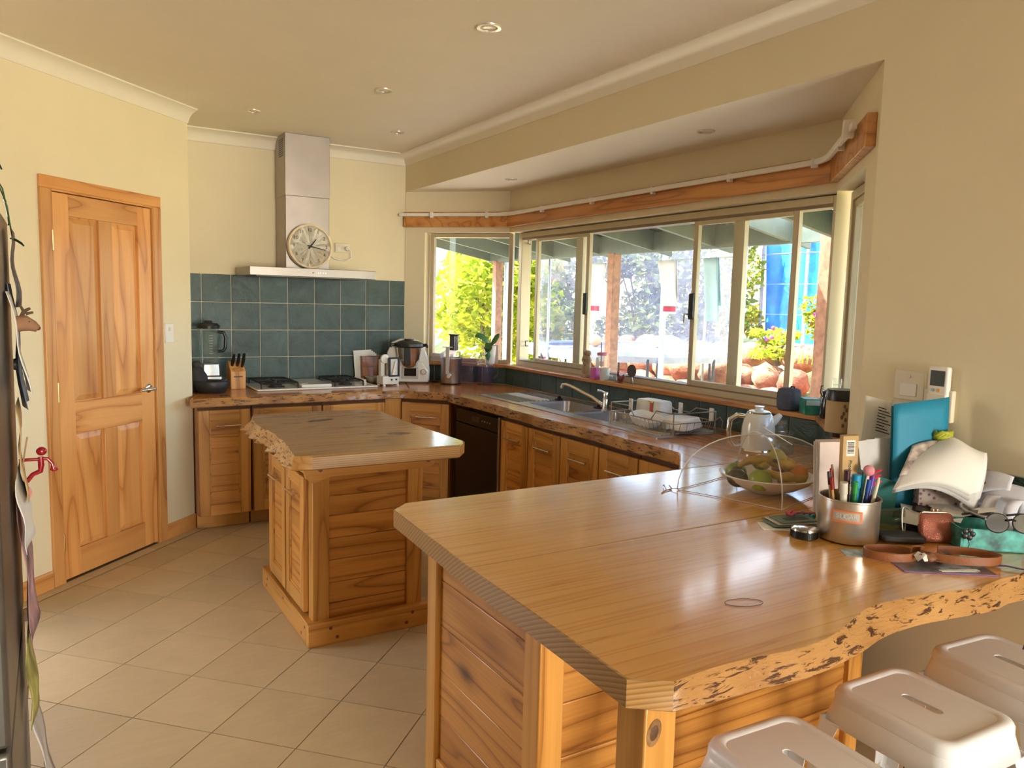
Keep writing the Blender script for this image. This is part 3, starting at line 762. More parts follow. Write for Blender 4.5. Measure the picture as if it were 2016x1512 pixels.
def boards_x(parent, y, xa, xb, z0, z1, n, th=.012):
    h = (z1-z0)/n
    for k in range(n): part('board', MB().box((-(xb-xa)/2, -th/2, -h/2+.0007), ((xb-xa)/2, th/2, h/2-.0007)), BOARD[0], parent, ((xa+xb)/2, y, z0+h*(k+.5)), bevel=.003)
boards_y(pc, .022, .076, Yb-.066, .09, .826, 5)
boards_x(pc, .024, .076, Xb-.071, .09, .826, 5)
part('base_rail', MB().box((.006, .076, 0), (.03, Yb-.066, .09)), PINE[1], pc, bevel=.003)
part('base_rail', MB().box((.076, .006, 0), (Xb-.071, .03, .09)), PINE[0], pc, bevel=.003)
tag(part('front_leg', MB().box((-.038, -.040, 0), (.038, .040, .827)),
       wood('leg_pine', P_L, P_M, '#7a4a20', 2, knots=1.3, knotscale=1.3), pc, (-.072, -.470, 0), bevel=.004), 'front leg with a big dark knot')
for r_, nm, cl in ((1.0, 'knot_ring', (.26, .13, .05)), (.62, 'knot_heart', (.12, .055, .025))):
    part(nm, MB().lathe([(0, 0), (.021*r_, 0), (0, .0008/r_)], 20, M=xf((-.088, -.5102-.0004/r_, .775), (PI/2, .25, 0), (.8, 1.25, 1))), mat(nm, cl, .4, var=.3, scale=50), pc)

# ------------------------------------------------------------------ island
il = thing('kitchen_island', 'small pine island with a pale live-edged top, two doors and a pegged plinth', 'island', (.955, 3.265, 0))
IX, IY = .525, .80
tp_ = [(.845, 3.165), (.915, 3.128), (1.598, 3.115), (1.662, 3.195), (1.645, 3.70), (1.652, 4.31), (1.585, 4.375), (.945, 4.385)]
le = wavy([(.945, 4.385), (.895, 4.19), (.885, 4.0), (.90, 3.72), (.875, 3.42), (.845, 3.165)], .04, .010, 21)
top = tp_[:-1]+le[:-1]; nl = len(tp_)-1
off_ = lambda i, m: .035+.02*math.sin(2.1*i)+.012*math.sin(5*i)
bot = [(p[0]-.012, p[1]-.006) if i in (0,) else p for i, p in enumerate(tp_[:-1])]+[(p[0]-(off_(i, 0) if 1 < i < len(le)-2 else .02), p[1]) for i, p in enumerate(le[:-1])]
L0 = lambda o: [(x-.955, y-3.265) for x, y in o]
slab('top', L0(top), L0(bot), .822, .884, wood('island_pine', '#d3a05a', '#c48c48', '#a8743a', 0, rings=8, rough=.26, coat=.4, knots=0, across=8, along=.8, contrast=.7), il, LIVE_I, (nl, len(top)), end_mtl=ENDG, end_range=(1, 2))
part('knot', MB().lathe([(0, 0), (.055, 0), (0, .0006)][:2]+[(.0, .0008)], 20, M=xf((.27, .78, .8842), (0, 0, .3), (1.5, .55, 1))), mat('knot_brown', (.16, .085, .04), .3, var=.4, scale=60), il)
part('knot', MB().lathe([(0, 0), (.05, 0), (.0, .0008)], 20, M=xf((.50, .24, .8842), (0, 0, -.2), (1.2, .7, 1))), mat('knot_brown', (.16, .085, .04), .3), il)
part('carcass', MB().box((.02, .03, .02), (IX-.02, IY, .80)), CARC, il)
for x, y in ((0, 0), (IX-.075, 0), (0, IY-.07), (IX-.075, IY-.07)): part('corner_post', MB().box((x, y, .08), (x+.075, y+.07, .765)), PINE[2], il, bevel=.003)
h = [.08, .17, .265, .37, .47, .575, .665, .765]
for a, b in zip(h[:-1], h[1:]): part('board', MB().box((-(IX-.152)/2, -.006, -(b-a)/2+.0008), ((IX-.152)/2, .006, (b-a)/2-.0008)), BOARD[0], il, (IX/2, .022, (a+b)/2), bevel=.003)
part('top_rail', MB().prism([(-.03, .758), (-.0, .735), (.08, .758), (IX-.02, .758), (IX+.045, .765), (IX+.085, .825), (-.05, .825)], -.018, .012, M=xf((0, 0, 0), (PI/2, 0, 0))), PINE[0], il, bevel=.002)
part('top_rail', MB().box((-.012, .0, .758), (.02, IY, .825)), PINE[1], il, bevel=.002)
part('top_rail', MB().box((IX-.02, .0, .758), (IX+.012, IY, .825)), PINE[1], il, bevel=.002)
PX, PY0, PY1 = -.03, -.035, IY+.03
pr = [part('plinth_board', MB().box((PX, PY0, 0), (IX+.03, PY0+.04, .105)), PINE[0], il, bevel=.003),
      part('plinth_board', MB().box((PX, PY0+.04, 0), (PX+.04, PY1, .105)), PINE[1], il, bevel=.003),
      part('plinth_board', MB().box((IX-.01, PY0+.04, 0), (IX+.03, PY1, .105)), PINE[1], il, bevel=.003)]
PEG = mat('dark_peg', (.17, .07, .03), .5)
for x, z in ((.07, .075), (.10, .03), (IX-.06, .075), (IX-.09, .03), ): part('peg', MB().cyl((x, PY0-.001, z), (x, PY0+.01, z), .008, n=10), PEG, pr[0])
for y, z in ((.03, .075), (.08, .03), (.40, .08), (.72, .07), (.74, .03)): part('peg', MB().cyl((PX-.001, y, z), (PX+.01, y, z), .008, n=10), PEG, pr[1])
for x in (.03, IX+.02): part('peg', MB().cyl((x, -.0195, .795), (x, -.01, .795), .009, n=10), PEG, il)
for k in range(2):
    d = pine_door(il, .0, .30, .125, .748, 7, st=.058, top=.05, hl=.14, hz=.655)
    d.location = (0, .085+.318*(2-k)-.03, 0); d.rotation_euler = (0, 0, -PI/2)

# ------------------------------------------------------------------ sink
S_ = thing('sink', 'long stainless double bowl sink with a ridged drainer at each end', 'sink', (2.83, 3.80, C))
def sk(x0, x1, y0, y1): return (x0-2.83, x1-2.83, y0-3.80, y1-3.80)
deck = [[(x-2.83, y-3.8, z) for x, y in rrect(2.575, 3.06, 2.86, 4.765, .02)] for z in (.0005, .004)]
part('deck', fill_rings(deck, [rrect(*sk(*B1))[::-1], rrect(*sk(*B2))[::-1]]), STEEL, S_)
for bb in (B1, B2):
    m = MB(); a = sk(*bb); r = lambda d, z: [(x, y, z) for x, y in rrect(a[0]+d, a[1]-d, a[2]+d, a[3]-d, .035)]
    m.loft([r(0, .004), r(.004, -.01), r(.012, -.13), r(.03, -.155)], True, False); n = len(r(0, 0)); m.f.append(tuple(range(3*n+0, 4*n)))
    part('bowl', m, STEEL, S_, smooth=50)
rid = MB()
for k in range(13):
    x = 2.635+k*.030
    for y0, y1 in ((2.905, 3.335), (4.29, 4.72)): rid.tube([(x-2.83, y0-3.8, .004), (x-2.83, y1-3.8, .004)], .006, 6)
tag(part('ridges', rid, STEEL, S_, smooth=60), kind='stuff')
for x, y in ((2.80, 4.03), (2.83, 3.55)): part('drain', MB().lathe([(0, -.148), (.03, -.149), (.038, -.1535)], 20, c=(x-2.83, y-3.8, 0)), CHROME, S_)
t = thing('mixer_tap', 'chrome mixer tap with a long swivelling spout over the sink', 'tap', (2.925, 3.745, C+.004))
part('body', MB().lathe([(.027, 0), (.027, .004), (.021, .01), (.020, .072), (.017, .078), (0, .08)], 20), CHROME, t, smooth=40)
part('spout', MB().tube([(-.005, .01, .03), (-.03, .10, .075), (-.075, .27, .128), (-.085, .31, .135), (-.092, .335, .130), (-.094, .345, .108)], [.012, .011, .010, .010, .011, .012], 12), CHROME, t, smooth=60)
part('lever', MB().lathe([(.018, .08), (.02, .1), (.015, .115), (0, .118)], 16).tube([(0, 0, .11), (-.03, .015, .124), (-.05, .025, .126)], [.006, .006, .008], 8), CHROME, t, smooth=50)
single('sink_plug', 'black rubber plug lying on the rim of the far sink bowl', 'plug', MB().lathe([(0, 0), (.03, 0), (.03, .008), (.012, .012), (.016, .02), (.010, .028), (0, .03)], 18), BLACK, loc=(2.93, 4.262, C+.009), smooth=40)
single('sink_plug', 'black sink plug on the steel deck beside the mixer tap', 'plug', MB().lathe([(0, 0), (.033, 0), (.033, .007), (.010, .010), (.012, .02), (0, .022)], 18), BLACK, loc=(2.955, 3.855, C+.0045), smooth=40)

# ------------------------------------------------------------------ range hood, cooktop
HOODM = mat('hood_brushed_steel', (.40, .355, .32), .42, 1, var=.06, scale=4)
t = thing('range_hood', 'stainless range hood with a flat canopy and a tall square chimney on the stove wall', 'range hood', (1.62, WY-.006, 1.685))
part('canopy', MB().box((-.455, -.47, 0), (.45, -.006, .060)), HOODM, t, bevel=.003)
part('filter', MB().box((-.40, -.42, -.004), (.40, -.06, .001)), mat('filter_grey', (.2, .19, .18), .5, .8), t)
part('lower_chimney', MB().box((-.160, -.272, .060), (.160, 0, .58)), HOODM, t, bevel=.003)
up_ = part('upper_chimney', MB().box((-.163, -.275, .578), (.163, 0, CEIL_Z-1.685)), HOODM, t, bevel=.003)
for k in range(9): part('vent_slot', MB().box((-.1645, -.225+0*k, .86+k*.0145), (-.162, -.105, .867+k*.0145)), BLACK, up_)
for k in range(6): part('button', MB().cyl((-.02+k*.018, -.47, .030), (-.02+k*.018, -.4725, .030), .0045, n=10), CHROME if k else BLACK, t)

t = thing('gas_cooktop', 'white enamel gas cooktop with black trivets and a ribbed centre cover', 'cooktop', (1.64, 5.64, C))
part('plate', MB().box((-.44, -.225, .001), (.44, .225, .014)), WHITE_ENAMEL, t, bevel=.006)
def trivet(x0, x1):
    m = MB(); z = .052; y0, y1 = -.195, .195
    for x in (x0, x1): m.tube([(x, y0, .014), (x, y0, z-.01), (x, y0+.02, z), (x, y1-.02, z), (x, y1, z-.01), (x, y1, .014)], .006, 6)
    for y in (y0, 0, y1): m.tube([(x0, y, z), (x1, y, z)], .0055, 6)
    for y in (-.1, .1):
        xm = (x0+x1)/2
        for dx, dy in ((1, 0), (-1, 0), (0, 1), (0, -1)): m.tube([(xm+dx*.03, y+dy*.03, z+.004), (xm+dx*((x1-x0)/2 if dx else 0), y+dy*(.09 if dy else 0), z)], .005, 6)
    return part('trivet', m, IRON, t, smooth=60)
trivet(-.405, -.15); trivet(.12, .335)
for x, y, r in ((-.28, -.1, .045), (-.28, .1, .035), (.228, -.1, .04), (.228, .1, .032)):
    b = part('burner', MB().lathe([(r*1.25, .014), (r*1.2, .022), (r*.9, .024), (r*.9, .034), (0, .037)], 24, c=(x, y, 0)), IRON, t, smooth=50)
cv = part('centre_cover', MB().box((-.125, -.20, .014), (.095, .20, .036)), WHITE_ENAMEL, t, bevel=.006)
for k in range(5): part('rib', MB().box((-.125+k*.011, -.17, .036), (-.120+k*.011, -.04, .040)), WHITE_ENAMEL, cv)
for k in range(5): part('knob', MB().lathe([(.018, 0), (.018, .008), (.011, .012), (.012, .026), (.008, .031), (0, .032)], 16, c=(.395, .15-.052*k, .014)), WHITE_PL, t, smooth=50)

# ------------------------------------------------------------------ wall clock standing on the hood
t = thing('wall_clock', 'round cream wall clock with a pale wood rim leaning on the hood chimney', 'clock', (1.622, 5.583, 1.7475))
t.rotation_euler = (-.10, 0, .0)
R_ = .160; CM = xf((0, 0, R_), (PI/2, 0, 0))
part('rim', MB().lathe([(R_-.012, -.022), (R_, -.02), (R_, .022), (R_-.006, .026), (R_-.012, .024), (R_-.014, .012)], 56, M=CM), mat('maple_rim', (.82, .68, .46), .45), t, smooth=50)
fc = part('face', MB().lathe([(0, -.02), (R_-.012, -.02), (R_-.013, .012), (0, .012)], 48, M=CM), mat('clock_face', (.86, .82, .70), .5, var=.01), t, smooth=40)
INK = mat('black_ink', (.02, .018, .015), .6)
for k in range(1, 13):
    a = k*PI/6; text('numeral', str(k), .034, INK, fc, (.118*math.sin(a), -.0125, R_+.118*math.cos(a)), (PI/2, 0, 0))
def hand(name, ang, L, w, y):
    m = MB().prism([(-w, -.022), (w, -.022), (w*.5, L), (-w*.5, L)], 0, .0015, M=xf((0, y, R_), (PI/2, ang, 0)))
    part(name, m, INK, t)
hand('hour_hand', math.radians(40), .068, .006, -.015); hand('minute_hand', math.radians(102), .112, .0045, -.0175)
part('hub', MB().lathe([(.009, .012), (.009, .021), (0, .021)], 14, M=CM), INK, t)
# ------------------------------------------------------------------ outside: verandah
GREEN_W = mat('sage_painted_timber', (.105, .135, .105), .6, var=.08, bump=.1)
DARK_ROOF = mat('dark_roof_sheet', (.08, .085, .08), .55, var=.1)
POSTW = mat('weathered_red_post', (.34, .16, .09), .8, var=.2, scale=18, bump=.3)
EARTH = None
def ground_mat():
    t = NT('garden_earth'); b = t.bsdf(.95); v = t.map((1, 1, 1), False); a = t.noise(v, 1.3, 5, .6); f = t.noise(v, 14, 3)
    c = t.ramp(a, [(.36, lin('#a8704a')), (.47, lin('#d8b48c')), (.53, lin('#a9b060')), (.68, lin('#c0c878'))]); c = t.mix(.35, c, t.ramp(f, [(.3, lin('#5d5a2a')), (.7, lin('#c9b38a'))]))
    t.l(c, b.inputs['Base Color']); t.bump(b, f, .6, .05); return t.m
EARTH = ground_mat()
struct('ground', MB().grid(lambda u, v: (3.3+u*30-(.0), -6+v*36, -.14+ (0 if u < .17 else .03*math.sin(9*u+4*v))), 40, 40), EARTH, smooth=60)
struct('paving', MB().box((3.26, -1.0, -.20), (5.6, 9.8, -.11)), mat('verandah_concrete', (.42, .36, .29), .8, bump=.2))
vr = tag(thing('trim_verandah', None, None, (0, 0, 0)), kind='structure')
zr = lambda x: 2.085+(5.2-x)*.182                               # underside of the rafters falls away from the house
RY = [9.30, 8.62, 7.75, 6.85, 5.97, 5.14, 4.30, 3.86, 3.0, 2.1, 1.2]
for y in RY:
    x0, x1 = 3.10 if y > 5.3 or y < 2.3 else 3.27, 5.42
    m = MB().loft([[(x0, y-.022, zr(x0)), (x0, y+.022, zr(x0)), (x0, y+.022, zr(x0)+.19), (x0, y-.022, zr(x0)+.19)], [(x1, y-.022, zr(x1)), (x1, y+.022, zr(x1)), (x1, y+.022, zr(x1)+.19), (x1, y-.022, zr(x1)+.19)]])
    part('rafter', m, GREEN_W, vr)
part('outer_beam', MB().box((5.165, .8, 2.075), (5.235, 9.34, 2.27)), GREEN_W, vr)
def corr(y0, y1, x0, x1, dz):
    m = MB(); n = int((y1-y0)/.038)*2
    return m.grid(lambda u, v: (x0+u*(x1-x0), y0+v*(y1-y0), zr(x0+u*(x1-x0))+.205+dz+.010*math.cos(2*PI*v*(y1-y0)/.076)), 1, n)
part('roof_sheet', corr(4.34, 9.4, 2.75, 5.55, 0), DARK_ROOF, vr, smooth=60)
part('roof_sheet', corr(.6, 3.86, 2.75, 5.55, 0), DARK_ROOF, vr, smooth=60)
SKYL = NT('translucent_roof_sheet'); _t = SKYL.n('BsdfTranslucent'); _t.inputs[0].default_value = (.9, .9, .88, 1); _u = SKYL.n('BsdfTransparent'); _m = SKYL.n('MixShader'); _m.inputs[0].default_value = .5
SKYL.l(_t.outputs[0], _m.inputs[1]); SKYL.l(_u.outputs[0], _m.inputs[2]); SKYL.l(_m.outputs[0], SKYL.out.inputs['Surface'])
part('skylight_sheet', corr(3.84, 4.36, 2.75, 5.55, .004), SKYL.m, vr, smooth=60)
part('batten', MB().box((4.28, .8, 2.44), (4.33, 9.35, 2.475)), GREEN_W, vr)
for y, lab in ((3.93, 'broad red-brown verandah post at the right end of the bay window view'), (6.60, 'brown verandah post seen through the fixed middle pane of the bay window'), (9.12, 'brown verandah corner post seen through the small left bay window')):
    single('verandah_post', lab, 'post', MB().box((-.052, -.052, 0), (.052, .052, 2.30 if y < 4 else 2.21)), POSTW, 'verandah posts outside the window', loc=(5.2, y, -.12), bevel=.005)
single('downpipe', 'pale blue downpipe standing beside the verandah corner post', 'pipe', MB().tube([(0, 0, 0), (0, 0, 2.2)], .03, 12), mat('pale_blue_pipe', (.55, .66, .78), .4), loc=(5.34, 9.13, -.12), smooth=60)

# ------------------------------------------------------------------ plants
def leaf_mat(name, cols, trans=.55):
    t = NT(name); df = t.n('BsdfDiffuse'); tl = t.n('BsdfTranslucent'); m = t.n('MixShader'); m.inputs[0].default_value = trans
    g = t.n('NewGeometry'); c = t.ramp(g.outputs['Random Per Island'], [(i/(len(cols)-1), lin(k)) for i, k in enumerate(cols)])
    t.l(c, df.inputs[0]); t.l(c, tl.inputs[0]); t.l(df.outputs[0], m.inputs[1]); t.l(tl.outputs[0], m.inputs[2]); t.l(m.outputs[0], t.out.inputs['Surface']); return t.m
LEAF_B = leaf_mat('lime_leaves', ['#6f8a1c', '#a3b32a', '#c8c83a', '#8a9c24', '#d7cf58'])
LEAF_D = leaf_mat('dark_leaves', ['#3a4a22', '#5d6b33', '#7f8a4c', '#4a5a2a', '#9aa068'], .35)
LEAF_Y = leaf_mat('olive_leaves', ['#5d7a22', '#88962f', '#b59a2e', '#6c8a2a'], .45)
TRUNK = mat('bark_brown', (.16, .11, .07), .9, var=.2, bump=.3)
def bush(name, label, loc, rx, ry, h, nleaf, ls, mtl, base=.2, seed=1, clumps=16, flowers=0, group='garden shrubs outside'):
    rnd = random.Random(seed); t = thing(name, label, 'shrub', loc, 0, group); m = MB()
    cl = []
    for i in range(clumps):
        a = rnd.uniform(0, 2*PI); r = math.sqrt(rnd.random())*.72; z = base+(h-base)*(.12+.76*rnd.random())
        k = 1-.55*max(0, (z/h-.55))
        cl.append((rx*r*k*math.cos(a), ry*r*k*math.sin(a), z, rnd.uniform(.26, .46)))
    for i in range(nleaf):
        c = cl[rnd.randrange(clumps)]; d = Vector((rnd.gauss(0, 1), rnd.gauss(0, 1), rnd.gauss(0, 1))).normalized()*c[3]*(.55+.45*rnd.random())
        p = Vector((c[0]+d.x*rx, c[1]+d.y*ry, max(.05, c[2]+d.z*h*.42)))
        u = Vector((rnd.gauss(0, 1), rnd.gauss(0, 1), rnd.gauss(0, .6))).normalized(); w = u.cross(Vector((rnd.gauss(0, 1), rnd.gauss(0, 1), rnd.gauss(0, 1)))).normalized()
        s = ls*rnd.uniform(.6, 1.3)
        m.add([p-u*s, p+w*s*.42, p+u*s, p-w*s*.42], [(0, 1, 2, 3)])
    tag(part('foliage', m, mtl, t), kind='stuff')
    st = MB()
    for c in cl[:7]: st.tube([(0, 0, -.05), (c[0]*.3, c[1]*.3, c[2]*.5), (c[0], c[1], c[2])], [.035, .022, .008], 6)
    part('stem', st, TRUNK, t)
    if flowers:
        f = MB()
        for i in range(flowers):
            c = cl[rnd.randrange(clumps)]; d = Vector((-abs(rnd.gauss(0, 1)), rnd.gauss(0, 1), rnd.gauss(0, .7))).normalized()*c[3]
            f.ball((c[0]+d.x*rx, c[1]+d.y*ry, c[2]+d.z*h*.42), (.035, .035, .03), 7, 5)
        tag(part('flowers', f, mat('magenta_petals', (.65, .05, .28), .7), t), kind='stuff')
    return t
bush('garden_shrub', 'bright lime green shrub filling the small left bay window', (5.95, 10.75, 0), 1.05, 1.1, 2.75, 9000, .075, LEAF_B, .35, 3, 22)
bush('garden_shrub', 'lime shrub with pink flowers right of the verandah corner post', (7.35, 11.9, 0), .95, .95, 2.6, 5500, .07, LEAF_Y, .25, 5, 16, 26)
for i, (x, y, h, lab) in enumerate([(9.3, 13.0, 3.3, 'dark leafy hedge shrub behind the left side of the trampoline net'), (10.0, 11.8, 3.4, 'dark leafy hedge shrub behind the middle of the trampoline net'), (10.5, 10.7, 3.2, 'dark leafy hedge shrub behind the right side of the trampoline net')]):
    bush('hedge_shrub', lab, (x, y, .3), 1.1, 1.1, h, 4200, .085, LEAF_D, .3, 11+i, 16)
bush('garden_shrub', 'olive shrub with yellow tips just left of the blue tarpaulin', (10.1, 9.45, .8), .55, .55, 2.2, 3200, .06, LEAF_Y, .2, 21, 12)
bush('garden_shrub', 'small thin shrub with pink flowers growing in front of the blue tarpaulin', (9.3, 7.05, .9), .42, .42, 1.15, 900, .05, LEAF_Y, .1, 23, 9, 10)
bush('garden_shrub', 'low leafy plant on the rock wall under the blue tarpaulin', (9.2, 7.75, .75), .45, .45, .55, 900, .05, LEAF_B, .05, 25, 9, 6)
# ------------------------------------------------------------------ trampoline
t = thing('trampoline', 'big round trampoline with a white rim pad and tall safety net on the lawn', 'trampoline', (7.12, 8.56, -.12))
RT = 1.50; ZT_ = 1.05
PADM = mat('white_rim_pad', (.36, .37, .44), .6); POLE = mat('galvanised_pole', (.45, .47, .52), .4, .7); FOAM = mat('pale_blue_foam', (.42, .54, .80), .7)
part('rim_pad', MB().lathe([(RT-.26, ZT_), (RT-.26, ZT_+.03), (RT, ZT_+.03), (RT+.03, ZT_-.02), (RT, ZT_-.10), (RT-.01, ZT_-.02)], 48, caps=False), PADM, t, smooth=40)
part('mat', MB().lathe([(0, ZT_+.005), (RT-.25, ZT_+.005), (RT-.25, ZT_+.012), (0, ZT_+.012)], 48), mat('grey_mat', (.07, .07, .10), .8), t)
NET = see_through('safety_net', (1, 1, 1), .05, .12, .6, haze=(.5, .5, .66))
part('safety_net', MB().lathe([(RT-.12, ZT_+.02), (RT-.12, ZT_+1.78)], 48, caps=False), NET, t, smooth=40)
for k in range(6):
    a = math.radians(244+60*k); x, y = (RT+.02)*math.cos(a), (RT+.02)*math.sin(a)
    part('net_pole', MB().tube([(x, y, .05), (x, y, 2.75), (x*.93, y*.93, 2.86)], .019 if k else .036, 8), FOAM if k == 0 else POLE, t, smooth=60)
    a += math.radians(30); x, y = RT*math.cos(a), RT*math.sin(a); b = a+math.radians(24); x2, y2 = RT*math.cos(b), RT*math.sin(b)
    part('leg', MB().tube([(x, y, ZT_-.05), (x, y, .05), (x2, y2, .05), (x2, y2, ZT_-.05)], .02, 8), mat('dark_leg_tube', (.05, .05, .06), .5, .4), t, smooth=60)
for nm, lab, col, x, y, r in (('ball', 'orange play ball on the trampoline mat', (.85, .42, .15), 6.62, 8.76, .085), ('ball', 'white play ball beside the orange one on the trampoline mat', (.85, .83, .80), 7.07, 8.96, .085), ('ball', 'white play ball alone on the right of the trampoline mat', (.85, .85, .82), 7.47, 8.41, .085)):
    single(nm, lab, 'ball', MB().ball((0, 0, r), r, 20, 12), mat('ball_'+str(x), col, .5), 'balls on the trampoline', loc=(x, y, ZT_-.12+.015), smooth=80)
# ------------------------------------------------------------------ washing on a line
LZ = 2.008
single('clothes_line', 'thin wire clothes line strung under the outer ends of the verandah rafters', 'wire', MB().tube([(5.36, 3.86, LZ+.05), (5.36, 3.87, LZ), (5.36, 6.2, LZ-.008), (5.36, 8.61, LZ), (5.36, 8.62, LZ+.05)], .003, 5), POLE)
def towel(name, label, y, w, h, col, stripe=None, seed=0):
    t = thing(name, label, 'towel', (5.36, y*.9008, LZ-.008), 0, 'washing on the line')
    def fn(side): return lambda u, v: (side*.012+.03*v*math.sin(3+5*u+seed)*.6, (u-.5)*w*(1-.35*v*(seed % 2))+.10*v*math.sin(seed+2), .006-v*h*(1 if side < 0 else .75))
    part('cloth', MB().grid(fn(-1), 8, 8).grid(fn(1), 8, 8), mat('towel_'+str(seed), col, .9, var=.04), t, smooth=80, solid=.004)
    if stripe: part('hem_band', MB().grid(lambda u, v: (-.017+.03*.93*math.sin(3+5*u+seed)*.6, (u-.5)*w*(1-.35*.93*(seed % 2))+.10*.93*math.sin(seed+2), .006-(.86+v*.10)*h), 8, 2), mat('hem_red', stripe, .9), t, solid=.003)
towel('hanging_towel', 'white towel with a red hem hanging left of the middle verandah post', 7.87, .27, .56, (.80, .78, .78), (.55, .05, .10), 1)
towel('hanging_towel', 'white towel with a red hem hanging in the middle of the bay window view', 6.60, .25, .54, (.80, .76, .76), (.60, .05, .09), 3)
towel('hanging_towel', 'pale blue towel hanging behind the right sliding sash', 5.93, .18, .60, (.50, .72, .80), None, 2)
# ------------------------------------------------------------------ rock wall, bank, tarpaulin
struct('garden_bank', MB().grid(lambda u, v: (8.75+u*9, 2.5+v*17, -.1+1.05*min(1, u*6)+.12*math.sin(11*u+7*v)+.05*math.sin(23*v)), 36, 40), EARTH, smooth=60)
def rock_mat(nm, a, b, c_):
    t = NT(nm); bs = t.bsdf(.9); v = t.map((1, 1, 1)); n = t.noise(v, 5, 6, .65); c = t.ramp(n, [(.3, lin(a)), (.5, lin(b)), (.7, lin(c_))]); t.l(c, bs.inputs['Base Color']); t.bump(bs, n, .8, .08); return t.m
ROCKS = [rock_mat('laterite_rock', '#642f1c', '#8f5236', '#ae8062'), rock_mat('pale_laterite_rock', '#75452e', '#9c694a', '#bd9678')]
rnd = random.Random(4); nrk = 0
where = ['bottom', 'top', 'middle']
rows = [(.10, .30, 5.2, 13), (.50, .26, 5.5, 13), (.82, .20, 5.7, 12)]
for rz_, rr, ys, cnt in rows:
    for k in range(cnt):
        y = ys+k*.56+rnd.uniform(-.1, .1); x = 8.80+.28*rows.index((rz_, rr, ys, cnt))+rnd.uniform(-.1, .1); s = rr*rnd.uniform(.8, 1.2)
        m = MB().ball((0, 0, 0), 1, 14, 9); sd = rnd.uniform(0, 9)
        m.v = [(p[0]*s*1.05*(1+.16*math.sin(3*p[1]+sd)+.09*math.sin(7*p[2]+sd)), p[1]*s*1.15*(1+.15*math.sin(4*p[2]+2*sd)), p[2]*s*.85*(1+.13*math.sin(3*p[0]+5*p[1]+sd))) for p in m.v]
        single('rock', ['rough red-brown boulder in the bottom course of the retaining wall', 'red-brown boulder in the middle course of the retaining wall', 'boulder in the top course of the retaining wall'][rows.index((rz_, rr, ys, cnt))], 'rock', m, ROCKS[nrk % 2], 'boulders of the garden retaining wall', loc=(x, y, rz_), smooth=70); nrk += 1
gm = MB(); rnd = random.Random(8)
for i in range(5200):
    z0 = -.12
    if i % 3: x, y = rnd.uniform(6.2, 8.3), rnd.uniform(4.8, 12)
    else: x, y = rnd.uniform(9.1, 10.4), rnd.uniform(5, 11); z0 = .78
    hh = rnd.uniform(.05, .22); a = rnd.uniform(0, PI); dx, dy = .012*math.cos(a), .012*math.sin(a); lx, ly = rnd.uniform(-.06, .06), rnd.uniform(-.06, .06)
    gm.add([(x-dx, y-dy, z0), (x+dx, y+dy, z0), (x+lx, y+ly, z0+hh)], [(0, 1, 2)])
single('lawn_grass', 'long yellow-green grass on the lawn and around the boulders', 'grass', gm, LEAF_B)['kind'] = 'stuff'
t = thing('blue_tarpaulin', 'bright blue tarpaulin stretched on a fence above the rock wall', 'tarpaulin', (10.5, 8.25, 1.0))
part('sheet', MB().grid(lambda u, v: (.05*math.sin(14*u+3*v)+.03*math.sin(31*u), -.85+u*1.75, v*1.85+.02*math.sin(9*u)), 40, 10), mat('blue_tarp', (.02, .22, .80), .4, var=.25, scale=5), t, smooth=80)
for y in (-.9, .0, .9): part('fence_post', MB().tube([(-.1, y, -.3), (-.1, y, 1.95)], .03, 8), mat('grey_fence_post', (.25, .24, .27), .6), t)
fw_ = MB()
for z in (.45, .95, 1.45): fw_.tube([(-.13, -.95, z), (-.13, .95, z)], .004, 5)
part('fence_wire', fw_, POLE, t)
# neighbouring house beyond the shrub
hs = thing('neighbour_house', 'pale neighbouring house with an iron roof glimpsed past the lime shrub', 'house', (7.4, 19.5, 0), .3)
HW = mat('white_house_wall', (.80, .80, .80), .8); HR = mat('pale_iron_roof', (.62, .58, .55), .5, .2)
part('wall', MB().box((-4, 0, -.2), (5, 4, 2.5)), HW, hs)
rm = MB(); rm.loft([[(-4.4, -.5, 2.35), (5.4, -.5, 2.35), (5.4, -.5, 2.42), (-4.4, -.5, 2.42)], [(-4.4, 2, 3.5), (5.4, 2, 3.5), (5.4, 2, 3.57), (-4.4, 2, 3.57)], [(-4.4, 4.5, 2.35), (5.4, 4.5, 2.35), (5.4, 4.5, 2.42), (-4.4, 4.5, 2.42)]])
part('roof', rm, HR, hs); part('roof_ribs', (lambda m: [m.tube([(-4.3+k*.24, -.52, 2.43), (-4.3+k*.24, 2, 3.585)], .02, 5) for k in range(40)] and m)(MB()), HR, hs)
wf = part('window', MB().box((-1.2, -.03, .9), (.2, .02, 1.9)), mat('house_window_frame', (.5, .5, .5), .5), hs); part('pane', MB().box((-1.12, -.04, .98), (.12, -.02, 1.82)), mat('house_pane', (.05, .06, .08), .1), wf)
# ------------------------------------------------------------------ wall fittings
t = thing('power_outlet', 'white double power outlet on the stove wall right of the clock', 'outlet', (1.97, WY, 1.932))
part('plate', MB().box((-.058, -.008, -.036), (.058, .006, .036)), CREAM_PL, t, bevel=.003)
for x in (-.028, .03): part('socket', MB().box((x-.014, -.0095, -.022), (x+.014, -.007, .006)), WHITE_PL, t)
part('plug', MB().lathe([(.017, 0), (.018, .02), (.012, .034), (0, .036)], 14, M=xf((.03, -.009, -.006), (PI/2, 0, 0))), WHITE_PL, t, smooth=50)
single('hood_cable', 'white power cable looping from the outlet back behind the clock', 'cable', MB().tube([(.03, -.045, 0), (.055, -.05, -.02), (.06, -.04, -.07), (.01, -.03, -.095), (-.06, -.02, -.085), (-.10, -.02, -.06), (-.15, -.02, -.02)], .0045, 8), WHITE_PL, loc=(1.97, WY, 1.926), smooth=60)
